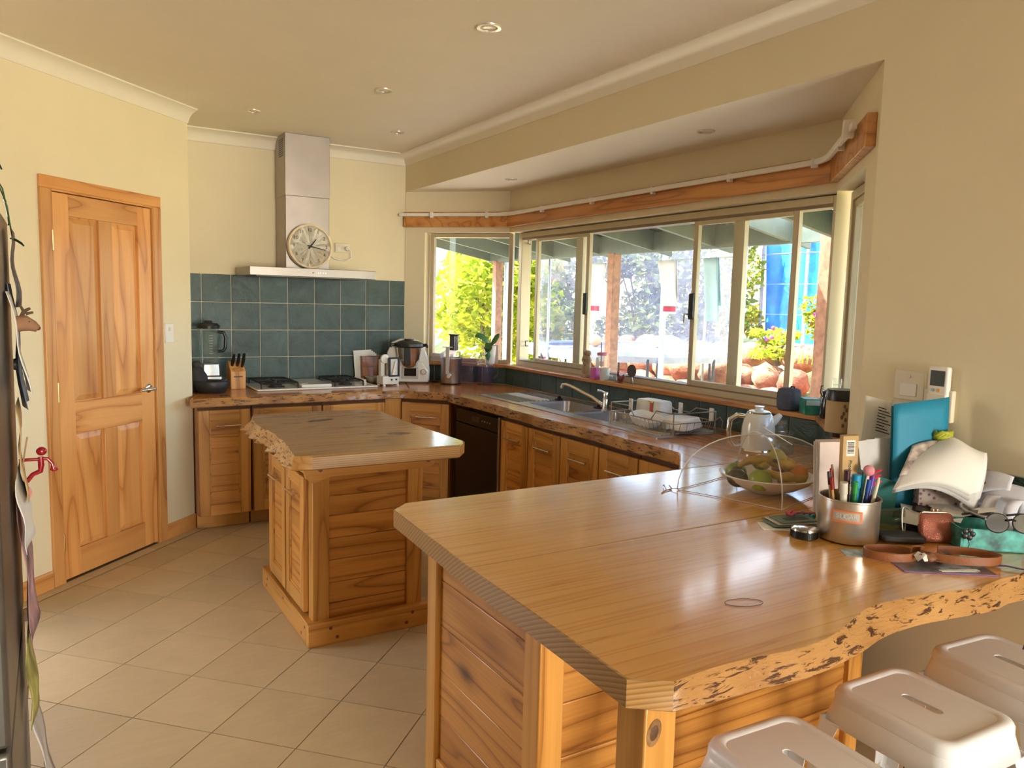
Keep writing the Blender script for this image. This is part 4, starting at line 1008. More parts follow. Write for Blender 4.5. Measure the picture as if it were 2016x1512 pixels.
t = thing('light_switch', 'white light switch on the pantry wall beside the door', 'switch', (*on45(-.218), 1.30), PI/4)
part('plate', MB().box((-.038, -.009, -.060), (.038, .0, .060)), WHITE_PL, t, bevel=.003)
part('rocker', MB().box((-.010, -.013, .012), (.010, -.008, .036)), CREAM_PL, t, bevel=.002)
t = thing('wall_plate', 'small beige square plate low on the pantry wall', 'wall plate', (*on45(-.045), .86), PI/4)
part('plate', MB().box((-.012, -.006, -.012), (.012, 0, .012)), CREAM_PL, t, bevel=.002)
t = thing('light_switch', 'cream wall switch plate on the right wall left of the remote control', 'switch', (2.5, 1.530, 1.285), -PI/2)
part('plate', MB().box((-.058, -.009, -.038), (.05, 0, .062)), CREAM_PL, t, bevel=.003)
part('rocker', MB().box((-.035, -.012, -.025), (.025, -.008, .02)), WHITE_PL, t, bevel=.002); part('screw_cap', MB().cyl((-.005, -.009, .042), (-.005, -.012, .042), .006, n=10), CREAM_PL, t)
t = thing('remote_control', 'white air conditioner remote with a dark screen in its wall holder', 'remote', (2.5, 1.425, 1.19), -PI/2)
part('holder', MB().box((-.048, -.022, 0), (.048, 0, .105)), CREAM_PL, t, bevel=.004)
bd = part('body', MB().box((-.033, -.034, .012), (.036, -.010, .182)), WHITE_PL, t, bevel=.008, seg=3)
part('screen', MB().box((-.022, -.036, .118), (.026, -.0335, .168)), mat('dark_lcd', (.07, .08, .08), .15), bd, bevel=.004)
part('flap', MB().box((-.030, -.038, .014), (.033, -.0335, .092)), CREAM_PL, bd, bevel=.003)
part('button', MB().cyl((.008, -.034, .104), (.008, -.0375, .104), .006, n=12), mat('orange_button', (.7, .35, .08), .5), bd)
part('button', MB().cyl((-.012, -.034, .104), (-.012, -.0375, .104), .005, n=12), mat('grey_button', (.4, .38, .34), .5), bd)
for k in range(2): part('mark', MB().box((-.020, -.0386, .026+k*.009), (.006, -.0378, .029+k*.009)), INK, bd)

# ------------------------------------------------------------------ stove-side bench things
def B(x, y, z=C): return (x, y, z)
t = thing('blender', 'jug blender with a black lid standing in the left corner against the blue tiles', 'blender', B(.935, 5.70), .1)
part('base', MB().loft([[(x*s, y*s, z) for x, y in rrect(-.085, .085, -.085, .085, .03)] for s, z in ((1, 0), (1, .02), (.94, .09), (.80, .10), (.72, .175))]), STEEL, t, smooth=40)
part('dial', MB().cyl((0, -.08, .05), (0, -.095, .05), .02, n=18), BLACK, t)
jg = part('jug', MB().lathe([(.052, .178), (.058, .2), (.070, .42), (.072, .43)], 20, caps=False), JARGLASS, t, smooth=60)
part('measure_marks', (lambda m: [m.box((-.012, -.0655-.0004*k, .25+k*.018), (.012, -.064, .2515+k*.018)) for k in range(8)] and m)(MB()), GREY_PAPER, jg)
part('handle', MB().tube([(.065, 0, .40), (.105, 0, .395), (.118, 0, .36), (.115, 0, .29), (.10, 0, .265), (.062, 0, .262)], [.011, .011, .012, .012, .011, .010], 10), BLACK, t, smooth=60)
part('lid', MB().lathe([(.075, .425), (.077, .445), (.06, .46), (.03, .462), (.025, .478), (0, .48)], 22), BLACK, t, smooth=50)
t = thing('knife_block', 'small slanted pine knife block holding three black-handled knives', 'knife block', B(1.112, 5.67), .05)
part('block', MB().loft([[(x, -.06, 0), (x, .075, 0), (x, .075, .17), (x, .02, .195), (x, -.06, .125)] for x in (-.052, .052)]), wood('block_wood', '#d7a05a', '#b97b38', '#8d5520', 2, knots=0), t, bevel=.004)
part('label_groove', MB().box((-.03, -.0615, .085), (.03, -.0595, .092)), DARKGAP, t)
for x, y, l in ((-.03, .0, .095), (.004, -.008, .10), (.035, -.02, .10)): part('knife_handle', MB().tube([(x, y, .15), (x+.002, y-.035, .15+l*.5), (x+.004, y-.055, .15+l)], [.009, .012, .010], 10), BLACK, t, smooth=60)
t = thing('mortar', 'wide black stone mortar at the front left corner of the worktop', 'mortar', B(.915, 5.475))
part('bowl', MB().lathe([(0, 0), (.085, 0), (.10, .02), (.112, .055), (.108, .078), (.098, .08), (.088, .06), (.06, .03), (0, .025)], 28), mat('black_granite', (.018, .017, .018), .45, bump=.3, scale=30), t, smooth=50)
part('spout', MB().tube([(.02, -.06, .06), (.085, -.02, .085)], [.014, .02], 8), mat('black_granite', (.018, .017, .018), .45), t, smooth=60)
single('dark_bundle', 'dark rounded bundle leaning between the blender and the black mortar', 'bag', MB().lathe([(0, 0), (.055, .004), (.068, .05), (.062, .10), (.035, .15), (.022, .165), (.03, .185), (.018, .2), (0, .2)], 16, M=xf((0, 0, 0), (0, -.08, 0))), mat('dark_cloth', (.03, .025, .025), .7, var=.3, bump=.5, scale=10), loc=(.850, 5.585, C+.006), smooth=60)
single('hair_tie', 'thin dark elastic loop lying at the left front edge of the worktop', 'elastic band', MB().tube([(.028*math.cos(a/10*PI), .018*math.sin(a/10*PI), .003) for a in range(20)], .0025, 6, True), BLACK, loc=B(.955, 5.245), smooth=60)
t = thing('recipe_papers', 'sheaf of recipe papers standing against the blue tiles behind the wooden board', 'papers', (2.145, 5.862, C+.003), .0)
for k in range(4):
    a = -.10-.02*k; part('sheet', MB().box((-.075+k*.004, -.0008, 0), (.075+k*.006, .0008, .245-k*.008)), PAPER, t, (k*.004-.01, -.004*k, .001), (a, .02*k-.04, 0))
t = thing('wooden_board', 'small reddish wooden recipe board leaning on the papers by the cooktop', 'board', (2.172, 5.805, C+.002), 0)
t.rotation_euler = (-.13, 0, 0)
part('board', MB().box((-.072, -.008, .001), (.072, .008, .20)), wood('red_board', '#b5713c', '#9a5526', '#6d3513', 2, knots=.8), t, bevel=.004)
part('frame_edge', MB().box((-.076, -.010, .115), (.076, -.007, .122)).box((-.076, -.010, .196), (.076, .010, .203)), mat('dark_board_edge', (.20, .09, .04), .5), t)
single('ceramic_bowl', 'small grey ceramic bowl behind the apple peeler', 'bowl', MB().lathe([(0, 0), (.035, 0), (.06, .022), (.074, .05), (.071, .05), (.056, .025), (0, .01)], 26), mat('grey_green_ceramic', (.42, .42, .34), .3), loc=B(2.165, 5.715), smooth=50)
t = thing('apple_peeler', 'white plastic peeling machine with a framed blade beside the cooktop', 'kitchen gadget', B(2.205, 5.525), .12)
part('base', MB().box((-.075, -.05, .012), (.065, .05, .075)), WHITE_PL, t, bevel=.005)
for x in (-.06, .055):
    for y in (-.045, .045): part('foot', MB().lathe([(.013, 0), (.008, .014), (0, .014)], 10, c=(x, y, 0)), WHITE_PL, t)
part('column', MB().box((-.065, .0, .07), (-.03, .04, .20)), WHITE_PL, t, bevel=.004)
part('wheel', MB().lathe([(.034, -.008), (.036, 0), (.034, .012), (.012, .02), (0, .02)], 20, M=xf((-.035, -.002, .205), (PI/2, 0, 0))), WHITE_PL, t, smooth=40)
fm = MB()
for a, b in (((-.022, -.056, .075), (-.010, -.036, .215)), ((.054, -.056, .075), (.068, -.036, .215)), ((-.022, -.056, .205), (.068, -.036, .218)), ((-.022, -.056, .07), (.068, -.036, .082))): fm.box(a, b)
part('blade_frame', fm, BLACK, t, bevel=.002)
part('blade_plate', MB().box((-.012, -.046, .08), (.056, -.044, .206)), mat('cream_plate', (.7, .66, .58), .4), t)
part('grater', MB().tube([(.010, -.052, .085), (.022, -.052, .13), (.034, -.055, .19)], [.012, .011, .007], 8), WHITE_PL, t)
for x in (.0, .04): part('screw', MB().cyl((x, -.05, .048), (x, -.056, .048), .007, n=10), INK, t)
t = thing('food_processor', 'white food processor with a steel jug, black lid and small screen', 'food processor', B(2.425, 5.668), -.42)
prof = [(-.175, .02), (-.15, 0), (.15, 0), (.175, .02), (.178, .10), (.165, .19), (.125, .29), (.085, .335), (.03, .35), (-.06, .35), (-.13, .32), (-.165, .24), (-.176, .13)]
part('body', MB().loft([[(x*s, y, z*(1 if s == 1 else .98)+(.004 if s < 1 else 0)) for x, z in prof] for y, s in ((.10, .94), (.08, 1), (-.0, 1), (-.03, .97))]), mat('robot_white', (.78, .75, .69), .25, var=.01, coat=.3), t, bevel=.008, seg=3, smooth=40)
part('front_panel', MB().loft([[(x, y, z) for x, z in ((-.165, .012), (.165, .012), (.172, .10), (.12, .17), (-.12, .17), (-.172, .10))] for y in (-.02, -.075)]+[[(x*.93, -.085, .012+(z-.012)*.93+.004) for x, z in ((-.165, .012), (.165, .012), (.172, .10), (.12, .17), (-.12, .17), (-.172, .10))]]), mat('robot_white', (.78, .75, .69), .25), t, bevel=.006, seg=3, smooth=40)
sc_ = part('screen_bezel', MB().box((-.045, -.091, .040), (.085, -.083, .135)), mat('bezel_silver', (.5, .48, .45), .3, .5), t, bevel=.004)
part('display', MB().box((-.025, -.093, .060), (.068, -.0905, .122)), BLACK_GLOSS, sc_)
part('knob', MB().lathe([(.022, 0), (.022, .012), (.018, .018), (0, .018)], 22, M=xf((.125, -.083, .095), (PI/2, 0, 0))), STEEL, t, smooth=40)
jg = part('jug', MB().lathe([(.04, .125), (.075, .14), (.088, .20), (.10, .285), (.102, .29)], 30, c=(.01, -.055, 0)), CHROME, t, smooth=60)
part('grip', MB().loft([[(x, y, z) for x, y in ((-.022, -.135), (.022, -.135), (.026, -.175), (-.026, -.175))] for z in (.15, .29)]), BLACK, jg, bevel=.006)
part('lid', MB().lathe([(.11, .285), (.118, .295), (.115, .315), (.07, .335), (.04, .338), (.036, .35), (0, .35)], 30, c=(.01, -.055, 0)), BLACK, t, smooth=40)
for s in (-1, 1): part('clamp', MB().tube([(.01+s*.10, -.06, .30), (.01+s*.135, -.07, .305), (.01+s*.145, -.075, .285)], [.014, .013, .010], 8), BLACK, t, smooth=60)
part('cap', MB().lathe([(.022, .35), (.022, .362), (.018, .364), (0, .364)], 16, c=(.01, -.055, 0)), CLEAR, t)
PURPLE = see_through('smoky_purple_plastic', (.80, .77, .85), 1, .06, haze=(.5, .44, .58))
t = thing('juicer', 'steel and smoky purple juice extractor with a tall feed chute', 'juicer', B(2.705, 5.455), -.45)
part('motor_base', MB().lathe([(.078, .006), (.082, .02), (.082, .19), (.088, .20), (.088, .212), (0, .212)], 30), STEEL, t, smooth=40)
part('foot_ring', MB().lathe([(.08, 0), (.082, .012), (0, .012)], 24), BLACK, t)
part('dial', MB().lathe([(.024, 0), (.024, .012), (.016, .02), (0, .02)], 20, M=xf((-.02, -.078, .07), (PI/2, 0, 0))), STEEL, t, smooth=40)
part('locking_arm', MB().loft([[(-.045, -.085, z), (-.015, -.09, z), (-.015, -.10, z), (-.045, -.095, z)] for z in (.085, .30)]).box((-.072, -.105, .295), (.01, -.08, .302)), mat('silver_plastic', (.6, .57, .52), .35, .4), t, bevel=.003)
part('top_cover', MB().lathe([(.09, .212), (.092, .24), (.05, .27), (.04, .275), (0, .275)], 28), PURPLE, t, smooth=50)
part('feed_chute', MB().lathe([(.036, .27), (.034, .38), (.046, .392), (.046, .398), (0, .398)], 24, c=(.02, 0, 0)), mat('smoky_black', (.05, .045, .055), .2, coat=.4), t, smooth=40)
part('pulp_bin', MB().loft([[(x*s, y*s, z) for x, y in rrect(.04, .20, -.07, .07, .03)] for s, z in ((.88, .01), (.95, .12), (1.0, .235))], caps=False), PURPLE, t, smooth=50)
part('handle', MB().tube([(.10, .0, .24), (.2, 0, .245), (.235, 0, .235), (.24, 0, .20), (.215, 0, .165)], .009, 8), CLEAR, t, smooth=60)
t = thing('juice_jug', 'clear purple-tinted juice jug with a lid beside the juicer', 'jug', B(2.935, 5.312), -.5)
part('jug', MB().lathe([(0, .003), (.055, .003), (.06, .02), (.066, .15), (.062, .15), (.056, .02), (0, .008)], 24), PURPLE, t, smooth=50)
part('lid', MB().lathe([(.067, .15), (.066, .162), (.03, .17), (0, .17)], 22), PURPLE, t, smooth=50)
part('handle', MB().tube([(.06, 0, .14), (.10, 0, .135), (.105, 0, .09), (.062, 0, .05)], .007, 8), CLEAR, t, smooth=60)
single('appliance_cord', 'black power cord coiled on the worktop between food processor and juicer', 'cord', MB().tube([(0, .08, .006), (.02, .03, .006), (.05, .0, .006), (.03, -.03, .006), (-.01, -.02, .007), (.02, .02, .02), (.07, .05, .03)], .004, 7), BLACK, loc=B(2.62, 5.60), smooth=60)

# ------------------------------------------------------------------ on the window sills (top at 1.045)
Z = ZB+.001
for k, (w, d_, lv) in enumerate(((.10, .05, 'bottom'), (.094, .048, 'middle'), (.10, .05, 'top'))):
    t = thing('small_box', 'small white box at the left end of the far sill, %s of the stack' % lv, 'box', (2.72, 5.745, Z+.0215*k), -PI/4, 'small white boxes on the far sill')
    part('carton', MB().box((-w/2, -d_/2, 0), (w/2, d_/2, .018)), WHITE_PL if k != 1 else CREAM_PL, t, bevel=.002)
    part('lid', MB().box((-w/2-.001, -d_/2-.001, .018), (w/2+.001, d_/2+.001, .0212)), CREAM_PL if k != 1 else WHITE_PL, t)
single('glass_jar', 'small purple-tinted glass pot beside the white boxes on the far sill', 'jar', MB().lathe([(0, 0), (.022, 0), (.026, .02), (.024, .05), (.026, .058), (0, .058)], 18), PURPLE, loc=(2.80, 5.665, Z), smooth=50)
t = thing('orchid', 'small green orchid in a white pot at the corner of the far sill', 'plant', (3.028, 5.405, Z))
part('pot', MB().lathe([(0, 0), (.036, 0), (.040, .02), (.050, .145), (.047, .145), (.037, .03), (0, .02)], 28), mat('white_pot', (.80, .76, .72), .35), t, smooth=50)
part('bark_mix', MB().lathe([(0, .128), (.046, .13), (0, .136)], 18), mat('orchid_bark', (.10, .05, .03), .9), t)
def blade(parent, name, pts, w, mtl, th=.003, tilt=0):
    """leaf along a 3D path with a width profile"""
    P = [Vector(p) for p in pts]; n = len(P); m = MB(); L = []; 
    for i, p in enumerate(P):
        d = (P[min(i+1, n-1)]-P[max(i-1, 0)]).normalized(); s = d.cross(Vector((0, 0, 1))); s = s.normalized() if s.length > .05 else Vector((1, 0, 0))
        nn = s.cross(d); s, nn = s*math.cos(tilt)+nn*math.sin(tilt), nn*math.cos(tilt)-s*math.sin(tilt); k = w*math.sin(PI*(.06+.90*i/(n-1)))**.8
        L.append([p-s*k+nn*k*.25, p+nn*-th, p+s*k+nn*k*.25, p+nn*th])
    m.loft(L); return part(name, m, mtl, parent, smooth=70)
ORL = mat('orchid_leaf', (.05, .16, .04), .3, var=.1, coat=.3)
blade(t, 'leaf', [(0, 0, .135), (-.035, -.01, .18), (-.08, -.005, .215), (-.115, .005, .225), (-.135, .01, .218)], .030, ORL, tilt=1.0)
blade(t, 'leaf', [(0, 0, .135), (.02, -.03, .18), (.035, -.05, .22), (.045, -.06, .245)], .024, ORL, tilt=.8)
blade(t, 'leaf', [(0, -.005, .135), (-.030, -.035, .165), (-.045, -.048, .125), (-.045, -.05, .07), (-.042, -.048, .03)], .034, ORL, tilt=0)
single('sill_card', 'small grey card leaning on the window frame beside the orchid', 'card', MB().box((-.02, -.002, 0), (.02, .002, .15)), GREY_PAPER, loc=(3.085, 5.412, Z), rot=(.0, 0, -PI/4))
t = thing('figurine', 'carved pale stone figurine of two embracing bodies on the sill by the tap', 'figurine', (3.125, 4.222, Z))
STONE = mat('sandy_stone', (.42, .30, .18), .8, var=.15, bump=.3)
part('base', MB().box((-.025, -.03, 0), (.025, .03, .022)), STONE, t, bevel=.003)
bm_ = MB().tube([(0, .012, .02), (0, .022, .05), (0, .010, .09), (0, .016, .125), (0, .012, .15)], [.022, .026, .020, .026, .014], 14).tube([(0, -.012, .02), (0, -.020, .06), (0, -.012, .09), (0, -.018, .12), (0, -.012, .145)], [.018, .022, .018, .022, .013], 14)
bm_.tube([(-.015, .03, .12), (-.024, .0, .10), (-.018, -.028, .085)], [.009, .009, .007], 8).tube([(-.012, -.03, .115), (-.024, -.005, .13), (-.016, .025, .135)], [.008, .008, .007], 8)
part('bodies', bm_, STONE, t, smooth=80)
part('heads', MB().ball((0, .016, .168), (.018, .018, .021), 14, 10).ball((0, -.016, .165), (.017, .017, .020), 14, 10), STONE, t, smooth=80)
single('tub', 'bright pink square tub beside the figurine on the sill', 'tub', MB().loft([[(x, y, z) for x, y in rrect(-.024, .024, -.026, .026, .006)] for z in (0, .078)]), mat('hot_pink', (.62, .12, .38), .5), loc=(3.106, 4.100, Z), bevel=.002)
single('paper_cup', 'white tapered cup next to the pink tub on the sill', 'cup', MB().lathe([(0, 0), (.027, 0), (.036, .082), (.038, .084), (.034, .084), (.025, .004), (0, .004)], 24), mat('cup_white', (.80, .76, .70), .5), loc=(3.108, 4.003, Z), smooth=50)
t = thing('drink_tumbler', 'clear drink tumbler with a pink lid and straw behind the pink tub', 'tumbler', (3.163, 4.102, Z))
part('glass', MB().lathe([(0, .002), (.028, .002), (.034, .16), (.032, .16), (.026, .006), (0, .006)], 22), CLEAR, t, smooth=50)
part('lid', MB().lathe([(.037, .158), (.037, .175), (.030, .178), (0, .178)], 22), mat('rose_lid', (.62, .20, .26), .4), t, smooth=40)
part('straw', MB().cyl((.0, .01, .03), (.0, .018, .245), .004), mat('grey_straw', (.25, .22, .24), .4), t)
single('glass_dish', 'low ribbed glass dish on the sill between white cup and red rooster', 'dish', MB().lathe([(0, .002), (.034, .002), (.040, .04), (.042, .045), (.038, .045), (.032, .006), (0, .006)], 20), JARGLASS, loc=(3.128, 3.918, Z))
t = thing('rooster_figure', 'small dark red rooster ornament on the sill above the tap', 'ornament', (3.12, 3.85, Z))
RED = mat('maroon_glaze', (.22, .04, .04), .4, var=.2)
part('body', MB().ball((0, 0, .026), (.018, .026, .022), 14, 10).tube([(0, .018, .035), (0, .026, .055), (0, .024, .062)], [.012, .009, .006], 10).tube([(0, -.018, .032), (0, -.032, .05), (0, -.034, .058)], [.012, .010, .004], 8), RED, t, smooth=70)
part('comb', MB().ball((0, .026, .068), (.004, .012, .007), 8, 6), mat('red_comb', (.5, .04, .04), .5), t)
part('stand', MB().lathe([(.018, 0), (.014, .008), (0, .008)], 14), RED, t)
t = thing('round_sun_catcher', 'round dark disc on a thin wire stand on the sill right of the rooster', 'ornament', (3.132, 3.757, Z))
part('disc', MB().lathe([(.0, -.003), (.034, -.003), (.036, 0), (.034, .003), (0, .003)], 28, M=xf((0, 0, .085), (0, PI/2, .25), (1.15, 1, 1))), mat('dark_slate_disc', (.06, .05, .06), .5), t, smooth=30)
part('stand', MB().tube([(0, -.02, .002), (0, -.006, .05)], .002, 5).tube([(0, .02, .002), (0, .006, .05)], .002, 5).tube([(.02, 0, .002), (0, 0, .05)], .002, 5), STEEL, t)
t = thing('smart_speaker', 'rounded blue-grey fabric speaker with a loop on the sill', 'speaker', (3.128, 2.540, Z))
part('body', MB().loft([[(x*s, y*s, z) for x, y in rrect(-.052, .052, -.052, .052, .035, 6)] for s, z in ((.80, 0), (.95, .012), (1.0, .05), (.98, .085), (.88, .104), (.6, .110))]), mat('blue_grey_fabric', (.10, .11, .16), .9, var=.15, scale=200, bump=.4), t, smooth=70)
part('loop', MB().tube([(0, -.035, .10), (0, -.03, .118), (0, -.01, .118), (0, -.005, .104)], .004, 6), BLACK, t, smooth=60)
t = thing('tissue_box', 'green tissue box on the sill corner beside the speaker', 'tissue box', (3.135, 2.395, Z), -2.2)
part('carton', MB().box((-.045, -.0575, 0), (.045, .0575, .075)), mat('tissue_green', (.04, .30, .20), .5, var=.35, scale=16), t, bevel=.002)
part('label', MB().box((.0445, -.052, .045), (.0458, .02, .070)), mat('pale_label', (.55, .68, .60), .6), t)
part('slot', MB().box((-.03, -.015, .0745), (.03, .015, .0757)), PAPER, t)
t = thing('storage_jar', 'black clip-lid storage jar at the near end of the sill', 'jar', (3.07, 2.272, Z))
t.scale = (.78, .78, 1.0)
part('body', MB().lathe([(0, 0), (.040, 0), (.045, .01), (.045, .08), (.034, .10), (.034, .115), (0, .115)], 24), BLACK_GLOSS, t, smooth=45)
part('lid', MB().lathe([(.036, .115), (.037, .125), (.02, .132), (0, .132)], 22), BLACK, t, smooth=45)
part('clip', MB().tube([(-.03, .02, .10), (-.045, .025, .12), (-.04, .025, .15), (-.03, .02, .15)], .003, 6), BLACK, t)
t = thing('sauce_bottle', 'clear bottle with a pink and yellow label beside the black jar', 'bottle', (2.925, 2.128, Z))
t.scale = (.82, .82, 1.0)
part('glass', MB().lathe([(0, 0), (.036, 0), (.038, .02), (.038, .13), (.022, .165), (.018, .18), (0, .18)], 22), JARGLASS, t, smooth=50)
part('label', MB().lathe([(.0385, .03), (.0385, .12)], 22, caps=False), mat('pink_label', (.62, .25, .33), .6, var=.4, scale=25), t, smooth=50)
part('sauce', MB().lathe([(0, .004), (.034, .004), (.034, .115), (0, .115)], 18), mat('yellow_sauce', (.55, .32, .05), .4), t)
part('cap', MB().lathe([(.024, .175), (.024, .20), (.02, .204), (0, .204)], 18), CLEAR, t, smooth=45)
t = thing('storage_tin', 'large tin in brown paper with a leaf print and black lid at the sill end', 'tin', (2.690, 1.932, Z))
t.scale = (.9, .9, .95)
part('body', MB().lathe([(0, .0), (.060, 0), (.062, .006), (.062, .155), (0, .155)], 30), mat('kraft_paper', (.50, .36, .19), .8, var=.05), t, smooth=45)
part('lid', MB().lathe([(.064, .150), (.064, .19), (.06, .196), (0, .196)], 30), BLACK, t, smooth=45)
part('base_band', MB().lathe([(.0635, 0), (.0635, .018)], 30, caps=False), BLACK, t)
lv = MB()
for a, z in ((-2.3, .05), (-2.15, .075), (-2.3, .10), (-2.12, .115), (-2.25, .13), (-2.4, .085)):
    lv.ball((.0615*math.cos(a), .0615*math.sin(a), z), (.006, .006, .009), 8, 6)
part('leaf_print', lv, mat('print_brown', (.16, .09, .04), .8), t)

# ------------------------------------------------------------------ dish rack and dishes on the near drainer
t = thing('dish_rack', 'rusty steel wire dish rack standing on the near drainer', 'dish rack', (2.79, 3.08, C+.009))
WIRE = mat('tarnished_wire', (.40, .36, .31), .35, .9)
x0, x1, y0, y1 = -.15, .14, -.25, .25; zt_ = .115; m = MB()
for z, dip in ((zt_, 1), (.065, 0)):
    m.tube([(x0, y0, z), (x0, y0+.13, z), (x0, y0+.17, z-.05*dip-.0), (x0, y1-.20, z-.05*dip), (x0, y1-.15, z), (x0, y1, z), (x1, y1, z), (x1, y1-.14, z), (x1, y1-.19, z-.03*dip), (x1, y0+.19, z-.03*dip), (x1, y0+.14, z), (x1, y0, z)], .0032, 6, True)
for k in range(17):
    y = y0+(y1-y0)*k/16; m.tube([(x0, y, .065), (x0+.012, y, .014), (x1-.012, y, .014), (x1, y, .065)], .0016, 5)
for k in range(1, 6): m.tube([(x0+(x1-x0)*k/6, y0, .065), (x0+(x1-x0)*k/6, y0+.012, .014), (x0+(x1-x0)*k/6, y1-.012, .014), (x0+(x1-x0)*k/6, y1, .065)], .0016, 5)
tag(part('basket', m, WIRE, t, smooth=60), kind='stuff')
for x, y in ((x0, y0), (x0, y1), (x1, y0), (x1, y1)): part('leg', MB().tube([(x, y, 0), (x, y, zt_)], .0035, 6), WIRE, t)
for x, y in ((x1, y0+.03), (x1, y1-.24), (x0+.14, y1)): part('white_clip', MB().box((x-.004, y-.014, .06), (x+.004, y+.014, .128)).box((x-.006, y-.004, .075), (x-.003, y+.004, .10)), WHITE_PL, t, bevel=.002)
part('hook', MB().tube([(x1, y0-.003, .07), (x1, y0-.03, .09), (x1, y0-.05, .07), (x1, y0-.045, .035)], .003, 6), WIRE, t)
t = thing('plastic_tub', 'white rectangular plastic tub upside down in the dish rack', 'container', (2.865, 3.245, C+.030), PI/2)
part('tub', MB().loft([[(x*s, y*s, z) for x, y in rrect(-.115, .095, -.055, .05, .02)] for s, z in ((1, 0), (1.02, .004), (.95, .10), (.88, .108))]), mat('tub_white', (.76, .72, .64), .45), t, smooth=45)
part('red_strap', MB().box((-.06, .051, -.015), (-.045, .060, .10)), mat('red_strap', (.6, .1, .06), .5), t)
part('yellow_tab', MB().box((-.062, .045, .10), (-.035, .062, .108)), mat('yellow_tab', (.7, .65, .1), .5), t)
single('serving_dish', 'white oval dish leaning in the front of the dish rack', 'dish', MB().loft([[(x*s, y*s, z) for x, y in rrect(-.06, .06, -.10, .10, .055, 6)] for s, z in ((.65, 0), (.85, .018), (1.0, .05), (.96, .05), (.8, .022), (.6, .008))], caps=True), mat('dish_white', (.80, .76, .68), .3), loc=(2.70, 3.10, C+.028), rot=(.15, -.22, .1), smooth=50)
single('serving_tray', 'white plastic tray lying face down in the near end of the dish rack', 'tray', MB().loft([[(x*s, y*s, z) for x, y in rrect(-.075, .075, -.12, .10, .03, 5)] for s, z in ((1, 0), (1.0, .006), (.9, .045), (.84, .05))]), mat('dish_white', (.80, .76, .68), .3), loc=(2.81, 2.98, C+.028), rot=(-.06, -.12, .12), smooth=50)
# ------------------------------------------------------------------ peninsula: kettle, jars, fruit
t = thing('kettle', 'glossy cream electric kettle with a big chrome handle near the window corner', 'kettle', B(2.765, 2.405, C+.001), 2.55)
KW = mat('kettle_cream', (.72, .69, .60), .22, var=.01, coat=.4)
part('base', MB().lathe([(.075, 0), (.078, .012), (.074, .02), (0, .02)], 28), CHROME, t, smooth=40)
part('body', MB().lathe([(.072, .02), (.076, .05), (.073, .12), (.064, .165), (.052, .185), (0, .186)], 32), KW, t, smooth=60)
part('lid', MB().lathe([(.05, .185), (.046, .192), (.02, .197), (.018, .207), (.022, .214), (0, .216)], 24), KW, t, smooth=40)
part('lid_ring', MB().lathe([(.0535, .180), (.054, .187), (.050, .189)], 28, caps=False), CHROME, t, smooth=40)
part('handle', MB().tube([(.062, 0, .165), (.10, 0, .170), (.128, 0, .15), (.135, 0, .10), (.128, 0, .05), (.105, 0, .022), (.072, 0, .03)], [.010, .011, .012, .012, .011, .010, .009], 12), CHROME, t, smooth=60)
part('spout', MB().tube([(-.06, 0, .14), (-.085, 0, .165), (-.098, 0, .178)], [.022, .016, .011], 12), KW, t, smooth=60)
for (x, y, s, lab) in ((2.925, 2.435, 1.0, 'tall glass jar with a glass lid behind the kettle'), (3.01, 2.505, .84, 'second glass jar half hidden at the window wall behind the kettle'), (2.865, 2.33, .76, 'short glass jar with a round lid in front of the taller jars')):
    t = thing('lidded_jar', lab, 'jar', B(x, y), 0, 'glass jars beside the kettle')
    part('glass', MB().lathe([(0, .001), (.045*s, .001), (.048*s, .01), (.048*s, .10*s), (.038*s, .118*s), (.04*s, .122*s)], 24, caps=False), JARGLASS, t, smooth=50)
    part('contents', MB().lathe([(0, .004), (.043*s, .004), (.043*s, .062*s), (0, .065*s)], 20), mat('jar_contents_%d' % int(s*100), (.26, .20, .12) if s < 1 else (.35, .30, .22), .9, var=.3, scale=60), t)
    part('lid', MB().lathe([(.043*s, .121*s), (.046*s, .127*s), (.044*s, .136*s), (.02*s, .142*s), (0, .142*s)], 22), JARGLASS, t, smooth=45)
BC = V(2.20, 1.862, C)
t = thing('fruit_bowl', 'wide white bowl heaped with fruit under the clear food cover', 'bowl', BC)
part('bowl', MB().lathe([(0, .002), (.06, .002), (.065, .006), (.11, .022), (.150, .045), (.168, .066), (.165, .069), (.148, .05), (.108, .028), (.06, .012), (0, .01)], 44), mat('bowl_white', (.80, .76, .70), .2, var=.01, coat=.4), t, smooth=50)
FRUIT = {}
def fruit(name, label, x, y, z, r, col, sq=1.0, lean=0, spot=None, stem=True):
    t = thing(name, label, 'fruit', (x, y, C+z), random.uniform(0, 6), 'fruit in the white bowl')
    pr = [(0, -.86*sq)]+[(math.sin(PI*k/12)*(1-.0*k), -math.cos(PI*k/12)*sq*(.9 if k in (0, 12) else 1)) for k in range(1, 12)]+[(0, .80*sq)]
    m = MB().lathe([(a*r, b*r) for a, b in pr], 22, M=xf((0, 0, 0), (lean, lean*.6, 0)))
    part('flesh', m, mat('skin_'+col.strip('#'), col, .35, var=.16, scale=30), t, smooth=80)
    if stem: part('stem', MB().cyl((0, 0, r*sq*.75), (.004, 0, r*sq*1.1), .0025, n=6, M=xf((0, 0, 0), (lean, lean*.6, 0))), TRUNK, t)
    return t
fruit('green_apple', 'bright green apple with brown marks at the front left of the fruit bowl', 2.095, 1.80, .066, .040, '#8f9a2e')
fruit('green_apple', 'green apple at the back left of the fruit bowl', 2.115, 1.93, .066, .038, '#7d8a2c')
fruit('avocado', 'dark brown-green avocado at the left rim of the fruit bowl', 2.075, 1.885, .058, .033, '#39371a', 1.2, 1.2, stem=False)
fruit('pear', 'yellow-green pear on top of the fruit pile', 2.215, 1.835, .125, .034, '#a9a04a', 1.25, .7)
